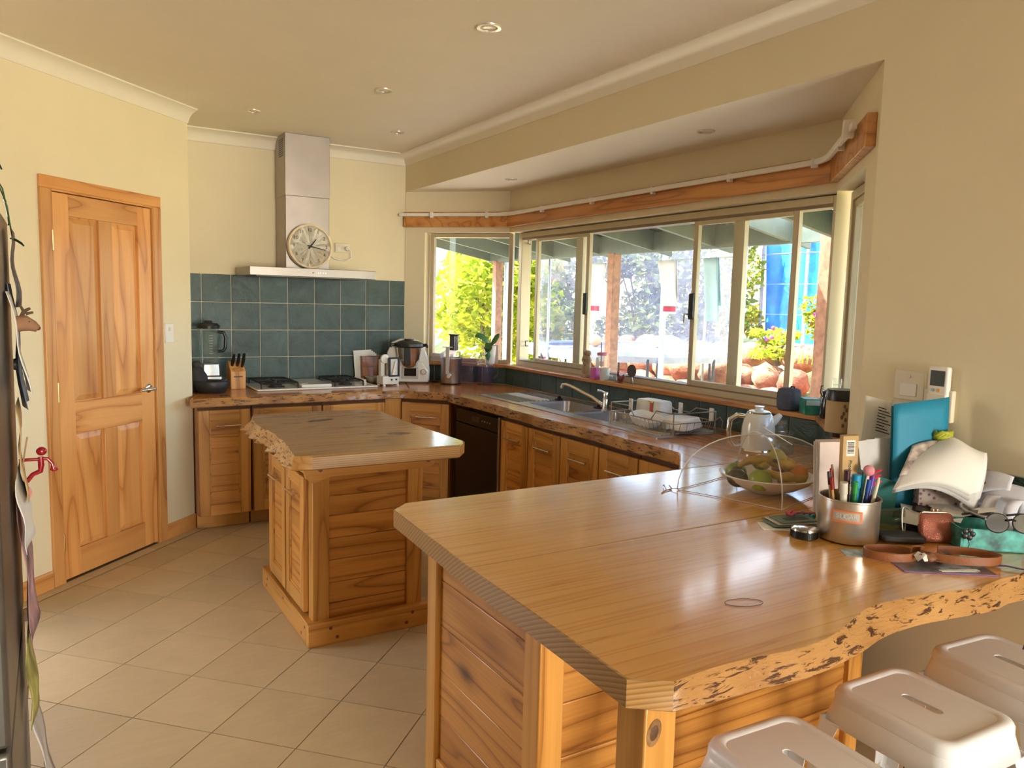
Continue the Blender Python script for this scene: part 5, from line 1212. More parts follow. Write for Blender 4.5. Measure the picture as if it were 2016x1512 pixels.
fruit('lemon', 'yellow lemon on top of the pile left of the pear', 2.165, 1.86, .112, .030, '#bfa53c', 1.25, 1.3, stem=False)
fruit('red_apple', 'red apple behind the orange in the fruit bowl', 2.30, 1.875, .075, .042, '#8a3320')
fruit('orange', 'large orange at the right front of the fruit bowl', 2.262, 1.786, .074, .042, '#c87a22', .96, stem=False)
fruit('peach', 'pale peach at the front of the bowl beside the orange', 2.195, 1.768, .060, .034, '#c29a68', .95, stem=False)
BAN = mat('banana_skin', '#b89234', .45, var=.25, scale=18)
def banana(label, pts, r=.017):
    t = thing('banana', label, 'fruit', BC, 0, 'bananas in the white bowl')
    p = [Vector(q) for q in pts]; m = MB().tube(p, [r*.35, r*.85, r, r, r*.8, r*.4], 8); part('skin', m, BAN, t, smooth=50)
    part('stem', MB().tube([p[0], p[0]+(p[0]-p[1])*.6], [r*.38, r*.3], 6), TRUNK, t); return t
banana('curved banana lying lowest at the front of the fruit bowl', [(-.09, -.065, .10), (-.06, -.088, .085), (-.02, -.108, .072), (.02, -.118, .066), (.05, -.118, .066), (.075, -.112, .072)])
banana('spotted banana arched over the back apple in the fruit bowl', [(-.105, .04, .095), (-.085, .015, .118), (-.055, -.012, .126), (-.02, -.035, .12), (.0, -.05, .108), (.01, -.062, .095)])
banana('thick short banana in the middle of the fruit pile', [(-.02, -.055, .125), (.0, -.06, .118), (.03, -.068, .105), (.05, -.075, .09), (.06, -.08, .078), (.066, -.084, .068)], .019)
banana('short banana just right of the middle of the fruit pile', [(.015, -.03, .125), (.035, -.045, .12), (.055, -.055, .11), (.07, -.062, .095), (.078, -.068, .082), (.082, -.072, .072)], .018)
# pop-up food cover
NETC = see_through('clear_cover_film', (.985, .98, .975), .55, .08, .12, haze=(.75, .70, .62))
t = thing('food_cover', 'clear pop-up umbrella food cover over the fruit bowl', 'food cover', (0, 0, C))
cn = [V(1.917, 2.019, .003), V(2.037, 1.654, .003), V(2.46, 1.765, .003), V(2.34, 2.13, .003)]; cc = V(2.19, 1.885, 0); HT = .205
def dome(p, tt): q = cc+(p-cc)*math.cos(tt*PI/2)**.85; return V(q.x, q.y, .003+HT*math.sin(tt*PI/2)**.95)
for i in range(4):
    a, b = cn[i], cn[(i+1) % 4]
    def fn(u, v):
        p = a.lerp(b, u); q = dome(p, v*.995); s = math.sin(PI*u)*.10*(1-v)*1.0; q = q+(cc-q)*s*.35; q.z = max(.003, q.z-.018*math.sin(PI*u)*math.sin(PI*v)); return q
    part('panel', MB().grid(fn, 10, 12), NETC, t, smooth=80)
    part('rib', MB().tube([dome(a, k/10*.99) for k in range(11)], .0022, 6), mat('white_rib', (.75, .72, .66), .5), t, smooth=60)
    part('hem', MB().tube([fn(k/10, 0) for k in range(11)], .0016, 5), mat('hem_white', (.65, .60, .52), .7), t)
part('top_ferrule', MB().lathe([(.012, 0), (.010, .016), (.006, .02), (.007, .04), (0, .044)], 14, c=(cc.x, cc.y, HT)), CLEAR, t, smooth=40)
part('pull_string', MB().tube([(cc.x, cc.y, HT+.03), (cc.x+.03, cc.y-.05, HT+.0), (cc.x+.055, cc.y-.09, HT-.025)], .0015, 5), PAPER, t)
single('grape_stalk', 'bare brown grape stalk lying on the worktop left of the food cover', 'stalk', MB().tube([(-.045, -.03, .002), (-.01, -.01, .003), (.03, .0, .003), (.045, .03, .008)], .002, 5).tube([(.0, -.005, .003), (.02, .03, .012), (.03, .045, .004)], .0015, 5).tube([(.02, -.002, .003), (.035, -.03, .01)], .0015, 5), mat('stalk_brown', (.28, .15, .06), .9), loc=B(1.875, 2.035), smooth=60)

# ------------------------------------------------------------------ pen pot and what stands in it
t = thing('pen_pot', 'dented aluminium canister with an orange framed sugar label holding pens', 'canister', B(1.967, 1.362, C+.003))
part('pot', MB().lathe([(0, .001), (.079, .001), (.083, .006), (.083, .118), (.086, .120), (.086, .124), (.081, .124), (.080, .118), (.080, .01), (0, .006)], 44), mat('worn_aluminium', (.55, .50, .44), .34, .9, var=.12, scale=10), t, smooth=45)
def on_pot(a, z, r=.0835): return (r*math.cos(a), r*math.sin(a), z)
a0, a1 = math.radians(182), math.radians(240)
ORL_ = mat('label_orange', (.62, .16, .05), .5); LBG = mat('label_grey', (.42, .38, .34), .5)
lb = part('label', MB().grid(lambda u, v: on_pot(a0+(a1-a0)*u, .064+.034*v), 14, 2), LBG, t, smooth=80)
for (u0, u1, v0, v1) in ((0, 1, 0, .16), (0, 1, .84, 1), (0, .07, .16, .84), (.93, 1, .16, .84)):
    part('label_border', MB().grid(lambda u, v: on_pot(a0+(a1-a0)*(u0+(u1-u0)*u), .064+.034*(v0+(v1-v0)*v), .0841), 14, 2), ORL_, lb, smooth=80)
for i, ch in enumerate('SUGAR'):
    a = a0+(a1-a0)*(.22+.14*i); text('letter', ch, .019, mat('label_letter', (.62, .56, .48), .5), lb, on_pot(a, .081, .0838), (PI/2, 0, a+PI/2))
PC = V(1.967, 1.362, C+.012)
def pen(label, dx, dy, tx, ty, L, r, col, name='pen', cap=None, capc=None):
    L += .030; dx, dy = tx*.62, ty*.62
    t = thing(name, label, name.replace('_', ' '), (PC.x+dx, PC.y+dy, PC.z), 0, 'pens and pencils in the metal canister')
    d = Vector((tx-dx, ty-dy, 0)); d.z = math.sqrt(max(.0001, L*L-d.length_squared)); d.normalize()
    part('barrel', MB().tube([d*0, d*(L*.92), d*L], [r, r, r*.7], 10), mat('pen_'+col.strip('#'), col, .4), t, smooth=50)
    if cap == 'ball': part('pompom', MB().ball(d*(L+.012), .016, 16, 10), mat('fluffy_pink', (.75, .30, .33), .95, bump=.6, scale=60), t, smooth=80)
    elif cap: part('cap', MB().tube([d*(L*.80), d*(L*1.005)], r*1.18, 10), mat('cap_'+capc.strip('#'), capc, .4), t, smooth=50)
    return t
pen('black and maroon marker leaning left at the front of the canister', .03, .0, -.035, -.010, .165, .0075, '#1b1620', 'marker', 1, '#3a1020')
pen('thick bright blue marker in the middle of the canister', .0, .02, -.002, -.018, .150, .011, '#0f6f9c', 'marker', 1, '#1a8fc0')
pen('pen topped with a fluffy pink ball', -.02, .02, .048, -.020, .148, .004, '#e8e2da', 'pen', 'ball')
pen('pale wooden pencil at the left rim of the canister', .02, .03, -.072, .012, .145, .0042, '#b98a50', 'pencil', 1, '#8a1f1a')
pen('white glue stick at the left of the canister', .0, .03, -.058, -.018, .135, .0095, '#d8d2c4', 'glue_stick', 1, '#cfc9bb')
pen('green felt pen low at the front of the canister', .02, .02, -.033, -.038, .138, .0062, '#1f7a35', 'felt_pen', 1, '#2c9a46')
pen('light pencil with a dark tip behind the glue stick', .03, -.01, -.055, .035, .155, .0042, '#c9ab76', 'pencil', 1, '#333333')
pen('red pencil at the back of the canister', .0, -.03, -.02, .055, .158, .0042, '#9a1e22', 'pencil')
pen('dark blue ballpoint at the front of the canister', -.02, .03, .018, -.045, .140, .005, '#15356e', 'pen', 1, '#1d4fa0')
pen('purple felt pen at the right rim of the canister', -.03, .02,   .071, -.020, .142, .006, '#3c2468', 'felt_pen', 1, '#5a35a0')
pen('cream pen next to the pompom pen', -.04, -.01, .055, -.050, .146, .005, '#d9cdb0', 'pen')
pen('teal felt pen behind the pompom pen', -.03, .01, .072, .008, .150, .006, '#137a7d', 'felt_pen', 1, '#1f9a9a')
pen('brown pencil leaning right at the back of the canister', -.04, -.02, .005, .070, .165, .0042, '#8a6030', 'pencil')
t = thing('recorder_box', 'tall narrow cardboard box with a handwritten name standing in the canister', 'box', (PC.x+.042, PC.y+.036, PC.z), -.50)
t.rotation_euler = (.02, -.04, -.50)
CARD = mat('kraft_card', (.50, .33, .15), .8, var=.05)
part('box', MB().box((-.023, -.011, .004), (.023, .011, .285)), CARD, t, bevel=.001)
bl = part('barcode_label', MB().box((-.013, -.0118, .225), (.013, -.0108, .272)), PAPER, t)
for k in range(9): part('bar', MB().box((-.010, -.0124, .233+k*.0038), (.010, -.0117, .2345+k*.0038+(k % 3)*.0006)), INK, bl)
text('handwriting', "Phoebe O'Donnell", .0145, INK, t, (.0, -.0115, .158), (PI/2, PI/2, 0), .0004)

# ------------------------------------------------------------------ papers and letters by the right wall
def sheet(name, label, cat, pts, mtl, bend=(0, 0, 0), group=None, n=8, th=.0012, parent=None):
    """paper through four corners (bottom left, bottom right, top right, top left) bowed by a vector"""
    a, b, c_, d = [Vector(p) for p in pts]; bv = Vector(bend)
    o = sum((a, b, c_, d), Vector())/4
    m = MB().grid(lambda u, v: (a.lerp(b, u)).lerp(d.lerp(c_, u), v)+bv*math.sin(PI*u)*.5+bv*math.sin(PI*v)*.5-o, n, n)
    if parent: return part(name, m, mtl, parent, tuple(o), smooth=80, solid=th)
    return single(name, label, cat, m, mtl, group, loc=tuple(o), smooth=80, solid=th)
PINKP = mat('pink_paper', (.70, .58, .54), .85)
for k in range(9):
    x, y = .003*(k % 2), -.022+.0058*k; ca, sa = math.cos(-.6), math.sin(-.6)
    single('envelope', 'front pinkish envelope of the upright stack left of the tall cardboard box' if k == 0 else 'white envelope in the upright stack left of the tall cardboard box', 'envelope', MB().box((-.055, -.0018, 0), (.05, .0018, .245-.004*(k % 3))), PAPER if k % 3 else PINKP, 'upright stack of envelopes', loc=(2.13+x*ca-y*sa, 1.53+x*sa+y*ca, C+.005), rot=(.03-.006*k, -.05, -.6), bevel=.0008)
t = thing('leaning_letter', 'long white letter with printed lines leaning left against the wall corner', 'letter', (2.285, 1.535, 1.155))
sheet('page', None, None, [(-.025, .02, -.135), (.075, -.02, -.165), (.135, .01, .085), (.02, .03, .112)], PAPER, (0, -.012, 0), parent=t)
_b, _u, _v = V(-.025, .02, -.135), V(.10, -.04, -.03), V(.052, .018, .248)
for k in range(9):
    p, q = _b+_u*.34+_v*(.58+.038*k)+V(-.004, -.020, .0), _b+_u*(.86-.12*(k % 3))+_v*(.58+.038*k)+V(-.004, -.020, 0)
    part('printed_line', MB().add([p, q, q+_v*.012, p+_v*.012], [(0, 1, 2, 3)]), INK, t)
t = thing('plastic_sleeve', 'clear-fronted white envelope leaning right against the blue folder', 'envelope', (2.345, 1.50, 1.13))
sheet('sleeve', None, None, [(-.045, -.02, -.11), (.03, -.03, -.115), (.085, .0, .12), (.02, .01, .125)], mat('sleeve_white', (.66, .65, .64), .35), (-.01, -.02, 0), parent=t)
for k in range(5):
    single('envelope', 'thin white bill envelope in the fan of envelopes left of the blue folder', 'envelope', MB().box((-.045, -.001, 0), (.04, .001, .24-.012*k)), PAPER if k % 2 else GREY_PAPER, 'fan of white envelopes', loc=(2.262+.014*k, 1.455-.006*k, C+.016+.014*k), rot=(-.05, -.16+.05*k, -.55))
t = thing('blue_folder', 'bright teal-blue cardboard folder standing upright against the wall', 'folder', (2.335, 1.40, C+.02))
FB = mat('teal_folder', (.010, .22, .36), .6, var=.03)
sheet('cover', None, None, [(-.075, .02, -.01), (.095, -.045, .0), (.105, -.035, .375), (-.085, .03, .352)], FB, (-.012, -.012, 0), parent=t)
sheet('back', None, None, [(-.07, .03, -.01), (.10, -.035, .0), (.11, -.025, .365), (-.08, .04, .345)], FB, (-.008, -.006, 0), parent=t)
sheet('booklet', 'open printed booklet slanting between the folder and the draped sheets', 'booklet', [(2.215, 1.372, C+.16), (2.27, 1.33, C+.165), (2.375, 1.352, C+.262), (2.30, 1.39, C+.245)], mat('booklet_print', (.55, .45, .40), .6, var=.5, scale=30), (0, -.006, .01))
single('ribbon_tangle', 'yellow-green tangle of ribbon on top of the paper pile', 'ribbon', (lambda m: [m.tube([(.034*math.cos(a*.63+k)*(1-.05*k), .022*math.sin(a*.63+k), .012*math.sin(a*1.3+k)+.016) for a in range(10)], .005, 6, True) for k in range(4)] and m)(MB()), mat('lime_ribbon', (.40, .42, .03), .6), loc=(2.405, 1.355, C+.262), smooth=60)
t = thing('draped_sheets', 'curled white drawing sheets draped over the desk organiser', 'papers', (2.34, 1.30, C+.16))
for k in range(3):
    o = .004*k
    def dr_(u, v, o=o, k=k):
        p = V(-.150, .075, -.045).lerp(V(.025, -.085, -.062-.012*k), u).lerp(V(.055, .115, .095).lerp(V(.115, -.055, .072-.01*k), u), v)
        return p+V(-.018, -.012, .045)*math.sin(PI*u)*(1-.45*v)+V(-.02, -.02, .035)*math.sin(PI*v)*(.6+.4*u)+V(0, 0, -o+.006*math.sin(9*u+4*v+k)*v)
    part('sheet', MB().grid(dr_, 16, 16), PAPER if k == 0 else GREY_PAPER, t, smooth=80, solid=.0012)
t = thing('floral_box', 'pink floral patterned box half hidden under the draped sheets', 'box', (2.352, 1.332, C+.001), -.75)
def floral():
    nt_ = NT('floral_print'); b = nt_.bsdf(.7); v = nt_.n('TexVoronoi'); v.inputs['Scale'].default_value = 70; nt_.l(nt_.map((1, 1, 1)), v.inputs['Vector'])
    nt_.l(nt_.ramp(v.outputs['Distance'], [(0, lin('#6d3b4a')), (.28, lin('#8d6470')), (.38, lin('#c9b4ac')), (1, lin('#d2c2b8'))]), b.inputs['Base Color']); return nt_.m
FLO = floral()
part('box', MB().box((-.06, -.035, 0), (.065, .035, .165)), FLO, t, bevel=.002)
t = thing('desk_organiser', 'dark teal fabric organiser standing open behind the pen canister', 'organiser', (2.185, 1.435, C+.001), -.75)
OG = mat('teal_fabric', (.03, .15, .14), .9, var=.15)
part('side', MB().loft([[(-.075, y, 0), (.06, y, 0), (.075, y, .13), (-.055, y, .17)] for y in (-.004, .004)]), OG, t, bevel=.002)
part('inner_flap', MB().loft([[(-.055, y, 0), (.08, y, 0), (.065, y, .12), (-.04, y, .13)] for y in (.05, .056)]), mat('dotted_lining', (.16, .11, .10), .9, var=.5, scale=60), t)
part('base', MB().box((-.075, -.004, 0), (.08, .056, .01)), OG, t)
single('red_feather', 'bright red feathery pen top behind the canister', 'feather', (lambda m: [m.tube([(0, 0, 0), (.012+.02*math.sin(k*1.3), .015*math.cos(k*2.1), .008+.004*k), (.02+.035*math.sin(k*1.7), .025*math.cos(k*2.1), .012+.005*k)], [.004, .006, .003], 5) for k in range(9)] and m)(MB().tube([(-.02, -.03, -.125), (0, 0, .02)], .003, 6)), mat('feather_red', (.55, .02, .06), .9), loc=(2.105, 1.405, C+.127), smooth=60)
single('black_bag', 'crumpled black cloth bag in the shadow under the draped sheets', 'bag', MB().grid(lambda u, v: (2.22+.26*u-.02*v, 1.36-.16*u+.12*v-.09, C+.002+.062*math.sin(PI*u)**.6*math.sin(PI*v)**.6+.008*math.sin(17*u+9*v)*math.sin(PI*u)*math.sin(PI*v)), 24, 16), mat('black_cloth', (.012, .012, .014), .95, bump=.5), smooth=80, solid=.002)
# teal open box with odds and ends at the right edge
t = thing('teal_box', 'low teal marbled box without a lid at the right edge of the peninsula', 'box', (2.30, 1.122, C+.001), -.64)
TL = mat('teal_marble', (.06, .36, .32), .5, var=.5, scale=22)
w_, d_, h_ = .125, .065, .062
for a, b in (((-w_, -d_, 0), (w_, -d_+.003, h_)), ((-w_, d_-.003, 0), (w_, d_, h_)), ((-w_, -d_, 0), (-w_+.003, d_, h_)), ((w_-.003, -d_, 0), (w_, d_, h_))): part('side', MB().box(a, b), TL, t)
part('base', MB().box((-w_, -d_, 0), (w_, d_, .003)), TL, t)
part('notched_tab', MB().box((.045, -d_-.0015, .012), (.085, -d_, .05)), mat('box_tab_grey', (.25, .33, .33), .6), t)
for k, (x, y, z, a, sx, sy, col) in enumerate([(2.30, 1.245, .060, .3, .05, .03, 'p'), (2.335, 1.27, .068, -.5, .055, .03, 'g'), (2.37, 1.225, .072, .9, .05, .028, 'p'), (2.26, 1.29, .052, 1.4, .06, .035, 'p'), (2.40, 1.26, .066, .1, .04, .03, 'g'), (2.34, 1.20, .075, -.9, .05, .022, 'p'), (2.24, 1.32, .044, .6, .07, .045, 'p'), (2.42, 1.19, .07, 1.1, .05, .03, 'g')]):
    single('paper_slip', ['white note slip lying flat on the heap of scraps by the wall', 'grey slip turned left on the heap of scraps', 'white slip standing proud of the heap of scraps', 'white card at the left of the heap of scraps', 'grey slip at the back of the heap of scraps', 'narrow white slip at the right of the heap of scraps', 'large white card under the heap of scraps by the floral box', 'small grey slip at the wall end of the heap'][k], 'paper',
           MB().grid(lambda u, v: ((u-.5)*2*sx, (v-.5)*2*sy, .008*math.sin(PI*u+k)), 5, 3), PAPER if col == 'p' else GREY_PAPER, 'scraps of paper on the heap', loc=(x, y, C+z), rot=(.1, -.15, a), solid=.001)
single('black_card', 'black square photo card lying on the paper scraps', 'card', MB().box((-.032, -.028, -.0006), (.032, .028, .0006)), BLACK, loc=(2.275, 1.325, C+.062), rot=(.14, -.12, .5))
t = thing('paper_basket', 'white cut-paper craft basket with looped handles by the right wall', 'paper craft', (2.425, 1.165, C+.055))
CRP = mat('lilac_white_paper', (.66, .65, .72), .85)
sheet('body', None, None, [(-.02, .06, .01), (.02, -.12, .0), (.045, -.10, .085), (.01, .085, .10)], CRP, (-.02, 0, .02), parent=t)
sheet('flap', None, None, [(-.03, .07, .06), (.0, -.01, .085), (.04, .0, .12), (.03, .085, .125)], CRP, (0, 0, .012), parent=t)
def strip(P, w): 
    P = [Vector(p) for p in P]; m = MB(); vs = []
    for p in P: vs += [p+w, p-w]
    m.add(vs, [(2*i, 2*i+1, 2*i+3, 2*i+2) for i in range(len(P)-1)]); return m
for dx, dy in ((0, 0), (.0, -.062)):
    part('loop_handle', strip([(-.075+dx, .02+dy, -.035), (-.065+dx, .02+dy, .01), (-.052+dx, .018+dy, .05), (-.035+dx, .015+dy, .068), (-.018+dx, .012+dy, .066), (-.005+dx, .01+dy, .05), (.0+dx, .01+dy, .02)], V(.010, -.014, 0)), CRP, t, smooth=80, solid=.001)
part('red_bow', MB().loft([[(-.022, .078, .09), (-.012, .060, .108), (-.018, .050, .098)], [(-.026, .080, .086), (-.016, .060, .104), (-.022, .050, .094)]]), mat('dark_red_paper', (.22, .03, .03), .7), t)
t = thing('hair_band', 'dark tortoiseshell hair band lying on the scraps before the paper basket', 'hair band', (2.345, 1.20, C+.072))
part('band', MB().tube([(.055*math.cos(a), .042*math.sin(a), .012*math.sin(a)+.01) for a in [k*PI/12-.3 for k in range(21)]], .004, 7), mat('pale_grey_band', (.40, .38, .40), .4), t, smooth=60)
part('pad', MB().lathe([(0, 0), (.035, .001), (0, .008)], 18), mat('tortoise_brown', (.10, .05, .02), .3), t)
t = thing('sunglasses', 'black sunglasses resting on the teal box', 'sunglasses', (2.275, 1.105, C+.066), -.55)
LENS = mat('dark_lens', (.01, .01, .012), .08, coat=.5)
for x in (-.036, .038): part('lens', MB().lathe([(0, -.0015), (.028, -.0015), (.031, 0), (.028, .0015), (0, .0015)], 22, M=xf((x, -.05, .022), (PI/2-.25, 0, 0), (1.1, .9, 1))), LENS, t)
part('bridge', MB().tube([(-.012, -.052, .03), (0, -.056, .034), (.012, -.052, .03)], .003, 6), BLACK, t)
for s in (-1, 1): part('temple', MB().tube([(s*.068, -.05, .032), (s*.07, .02, .03), (s*.062, .07, .012)], .0035, 6), BLACK, t, smooth=60)
t = thing('hair_clip', 'black flower-shaped hair clip hanging over the teal box edge', 'hair clip', (2.165, 1.128, C+.052), -.64)
for k in range(5): part('petal', MB().ball((.011*math.cos(k*1.257), -.004, .011*math.sin(k*1.257)), (.008, .003, .008), 8, 6), BLACK, t)
part('wire', MB().tube([(0, 0, -.008), (.004, -.004, -.03), (.0, -.004, -.045)], .001, 4), BLACK, t)

# ------------------------------------------------------------------ front of the heap
t = thing('glitter_purse', 'rose-gold glitter coin purse with a metal clasp frame', 'purse', (2.168, 1.21, C+.004), -.55)
t.rotation_euler = (-.35, 0, -.55)
def glit():
    n = NT('rose_glitter'); b = n.bsdf(.3, .6); v = n.n('TexVoronoi'); v.inputs['Scale'].default_value = 420; n.l(n.map((1, 1, 1)), v.inputs['Vector'])
    n.l(n.ramp(n.math('FRACT', n.math('MULTIPLY', v.outputs['Distance'], 5)), [(0, lin('#5a241c')), (.6, lin('#a85a48')), (1, lin('#e0a08a'))]), b.inputs['Base Color']); n.bump(b, v.outputs['Distance'], .6, .002); return n.m
part('pouch', MB().loft([[(x*s, y*k, z) for x, y in rrect(-.052, .052, -.016, .016, .014, 5)] for s, k, z in ((.80, .5, 0), (1.0, .9, .012), (1.02, 1, .04), (.92, .6, .075), (.82, .25, .082))]), glit(), t, smooth=70)
part('clasp', MB().tube([(-.050, 0, .050), (-.046, 0, .076), (-.035, 0, .085), (.035, 0, .085), (.046, 0, .076), (.050, 0, .050)], .0032, 8), mat('pale_gold', (.6, .48, .34), .3, 1), t, smooth=60)
part('snap', MB().ball((-.006, 0, .092), .006, 10, 8).ball((.006, 0, .092), .006, 10, 8), mat('pale_gold', (.6, .48, .34), .3, 1), t, smooth=80)
single('black_wallet', 'flat black leather wallet lying between the canister and the glitter purse', 'wallet', MB().loft([[(x, y, z) for x, y in rrect(-.065, .06, -.03, .032, .01)] for z in (.001, .022)]), mat('black_leather', (.015, .014, .015), .5, bump=.2), loc=(2.078, 1.268, C+.004), rot=(0, .02, -.55), bevel=.006)
t = thing('plastic_cup', 'clear green-tinted plastic cup tipped on its side beside the canister', 'cup', (2.135, 1.352, C+.040), -.65)
t.rotation_euler = (PI/2-.1, 0, .45)
part('cup', MB().lathe([(0, -.045), (.028, -.045), (.036, .045), (.038, .047), (.035, .047), (.026, -.04), (0, -.04)], 26), see_through('greenish_plastic', (.78, .86, .78), 1, .05, haze=(.3, .4, .32)), t, smooth=50)
part('rim', MB().tube([(.0375*math.cos(a*PI/12), .0375*math.sin(a*PI/12), .047) for a in range(24)], .002, 5, True), PAPER, t)
BELT = mat('tan_leather', (.27, .085, .022), .5, var=.12, bump=.15)
def belt_band(pts, h, z): 
    P = [Vector((p[0], p[1], z+(p[2] if len(p) > 2 else 0))) for p in pts]; m = MB(); n = len(P); R = []
    for i, p in enumerate(P):
        a, b = P[max(i-1, 0)], P[min(i+1, n-1)]; d = (b-a).normalized(); s = Vector((-d.y, d.x, 0))*.0018
        R.append([p-s, p+s, p+s+V(0, 0, h), p-s+V(0, 0, h)])
    return m.loft(R)
def loop(cx, cy, rx, ry, a0, a1, n, rot=0, dz=0):
    o = []
    for k in range(n+1):
        a = a0+(a1-a0)*k/n; x, y = rx*math.cos(a), ry*math.sin(a); o.append((cx+x*math.cos(rot)-y*math.sin(rot), cy+x*math.sin(rot)+y*math.cos(rot), dz*k/n))
    return o
t = thing('leather_belt', 'tan leather belt lying in two loops on its edge at the front of the heap', 'belt', (0, 0, 0))
part('left_loop', belt_band(loop(1.915, 1.195, .066, .042, .35, 5.9, 26, -.62), .022, C+.003), BELT, t, smooth=60)
part('right_loop', belt_band(loop(2.055, 1.085, .098, .046, 2.6, 2.6+5.7, 34, -.70), .022, C+.008), BELT, t, smooth=60)
part('bridge_strap', belt_band([(1.962, 1.165, 0), (1.975, 1.172, .004), (1.99, 1.17, .005), (2.003, 1.158, .005)], .022, C+.005), BELT, t, smooth=60)
t = thing('magazine', 'purple-edged picture magazine lying flat under the belt', 'magazine', (1.985, 1.090, C+.0005), -.60)
part('cover', MB().box((-.125, -.062, 0), (.105, .068, .0022)), mat('magazine_print', (.16, .17, .20), .35, var=.7, scale=14, coat=.3), t)
part('purple_edge', MB().box((-.127, -.064, 0), (.107, -.061, .0024)).box((-.127, -.064, 0), (-.124, .069, .0024)), mat('purple_edge', (.22, .10, .30), .5), t)
part('picture', MB().box((-.02, -.055, .0022), (.06, -.012, .0027)), mat('blue_picture', (.22, .32, .40), .4, var=.5, scale=30), t)
t = thing('foil_sachet', 'small torn brown and white sachet sitting inside the belt loop', 'sachet', (1.985, 1.115, C+.004), -.2)
part('packet', MB().grid(lambda u, v: ((u-.5)*.095, (v-.5)*.035, .010+.014*math.sin(PI*v)*(1-.3*u)+.003*math.sin(20*u)), 10, 6), mat('brown_foil', (.20, .09, .05), .35, .3, var=.6, scale=40), t, smooth=60, solid=.002)
part('torn_edge', MB().grid(lambda u, v: (-.055+.012*u, (v-.5)*.04, .012+.02*u*math.sin(PI*v)+.006*math.sin(9*v)), 3, 6), PAPER, t, solid=.001)
single('white_ticket', 'narrow white ticket sticking out at the front of the magazine', 'ticket', MB().box((-.05, -.008, 0), (.055, .006, .001)), PAPER, loc=(1.975, 1.045, C+.0035), rot=(0, 0, -.42))
for k, (x, y, nm) in enumerate(((2.075, 1.075, 'button badge with a pale face inside the right belt loop'), (2.10, 1.052, 'small pale coin inside the right belt loop'))):
    single('coin', nm, 'coin', MB().lathe([(0, 0), (.010-.002*k, 0), (.010-.002*k, .002), (0, .0024)], 16), mat('dull_gold_coin', (.5, .4, .22), .4, .6), loc=(x, y, C+.0035))
single('blue_note', 'pale blue printed note under the canister edge', 'note', MB().box((-.055, -.03, 0), (.055, .03, .0012)), mat('pale_blue_print', (.36, .46, .50), .6, var=.3, scale=40), loc=(1.885, 1.252, C+.0006), rot=(0, 0, -.62))
t = thing('purple_string', 'dark purple knotted string hanging over the live edge', 'string', (2.125, .97, C+.004))
part('strand', MB().tube([(-.05, .07, .0), (-.01, .03, .004), (.01, -.01, .002), (.016, -.032, -.03), (.008, -.034, -.09), (.016, -.034, -.12), (-.002, -.034, -.165), (-.02, -.034, -.195)], .0022, 6), mat('purple_yarn', (.09, .03, .10), .9), t, smooth=60)
part('tail', MB().tube([(.01, -.034, -.085), (.03, -.036, -.082), (.05, -.036, -.095), (.06, -.036, -.13)], .0018, 6), mat('purple_yarn', (.09, .03, .10), .9), t, smooth=60)
# left of the canister
t = thing('cloth_wallet', 'sage green folded card wallet with layered edges left of the canister', 'wallet', (1.925, 1.535, C+.006), -.38)
SG = mat('sage_cloth', (.16, .22, .17), .8, var=.12)
for k in range(3): part('layer', MB().box((-.07+.01*k, -.045, .006*k), (.07, .045-.006*k, .006*k+.005)), [SG, mat('cream_layer', (.5, .46, .34), .8), SG][k], t, rot=(0, 0, .05*k), bevel=.002)
part('dark_patch', MB().box((-.03, -.03, .0172), (.05, -.005, .0185)), mat('navy_patch', (.05, .06, .09), .7), t, rot=(0, 0, .12))
single('postcard', 'white edged postcard lying under the green card wallet', 'postcard', MB().box((-.085, -.04, 0), (.075, .045, .0016)), PAPER, loc=(1.900, 1.512, C+.0006), rot=(0, 0, -.62))
single('pink_hair_tie', 'twisted pink hair tie on top of the green card wallet', 'hair tie', MB().tube([(.016*math.cos(a*.7), .010*math.sin(a*.7), .006+.004*math.sin(a*1.9)) for a in range(9)], .005, 7, True).tube([(.015, 0, .006), (.05, -.018, .005), (.075, -.03, .005)], .0035, 6), mat('hot_pink_cloth', (.60, .12, .17), .8), loc=(1.945, 1.545, C+.026), smooth=60)
single('bead_bracelet', 'blue green and gold bead bracelet behind the green card wallet', 'bracelet', (lambda m: [m.ball((.028*math.cos(k*.523), .016*math.sin(k*.523), .008+.006*(k % 2)), .008, 10, 8) for k in range(12)] and m)(MB()), mat('iridescent_beads', (.05, .22, .26), .15, .5, var=.9, scale=45), loc=(2.025, 1.555, C+.001), rot=(0, 0, -.5), smooth=80)
t = thing('ribbed_tin', 'round black ribbed tin with a silver lid in front of the canister', 'tin', (1.862, 1.428, C+.0008))
part('body', MB().lathe([(.036, 0), (.038, .002), (.038, .022), (0, .022)], 36), BLACK, t, smooth=30)
part('rib', (lambda m: [m.box((.0375, -.0012, .003), (.0392, .0012, .021), rz_m(k*PI/20)) for k in range(40)] and m)(MB()), BLACK, t)
part('lid', MB().lathe([(.037, .022), (.036, .027), (.03, .029), (0, .029)], 30), CHROME, t, smooth=40)
single('loose_hair', 'fine dark loop of thread lying on the peninsula top', 'thread', MB().tube([(.045*math.cos(a*PI/12), .022*math.sin(a*PI/12), .0012) for a in range(24)], .0007, 4, True), mat('dark_thread', (.06, .04, .03), .8), loc=(1.315, 1.155, C+.0002), rot=(0, 0, -.35))

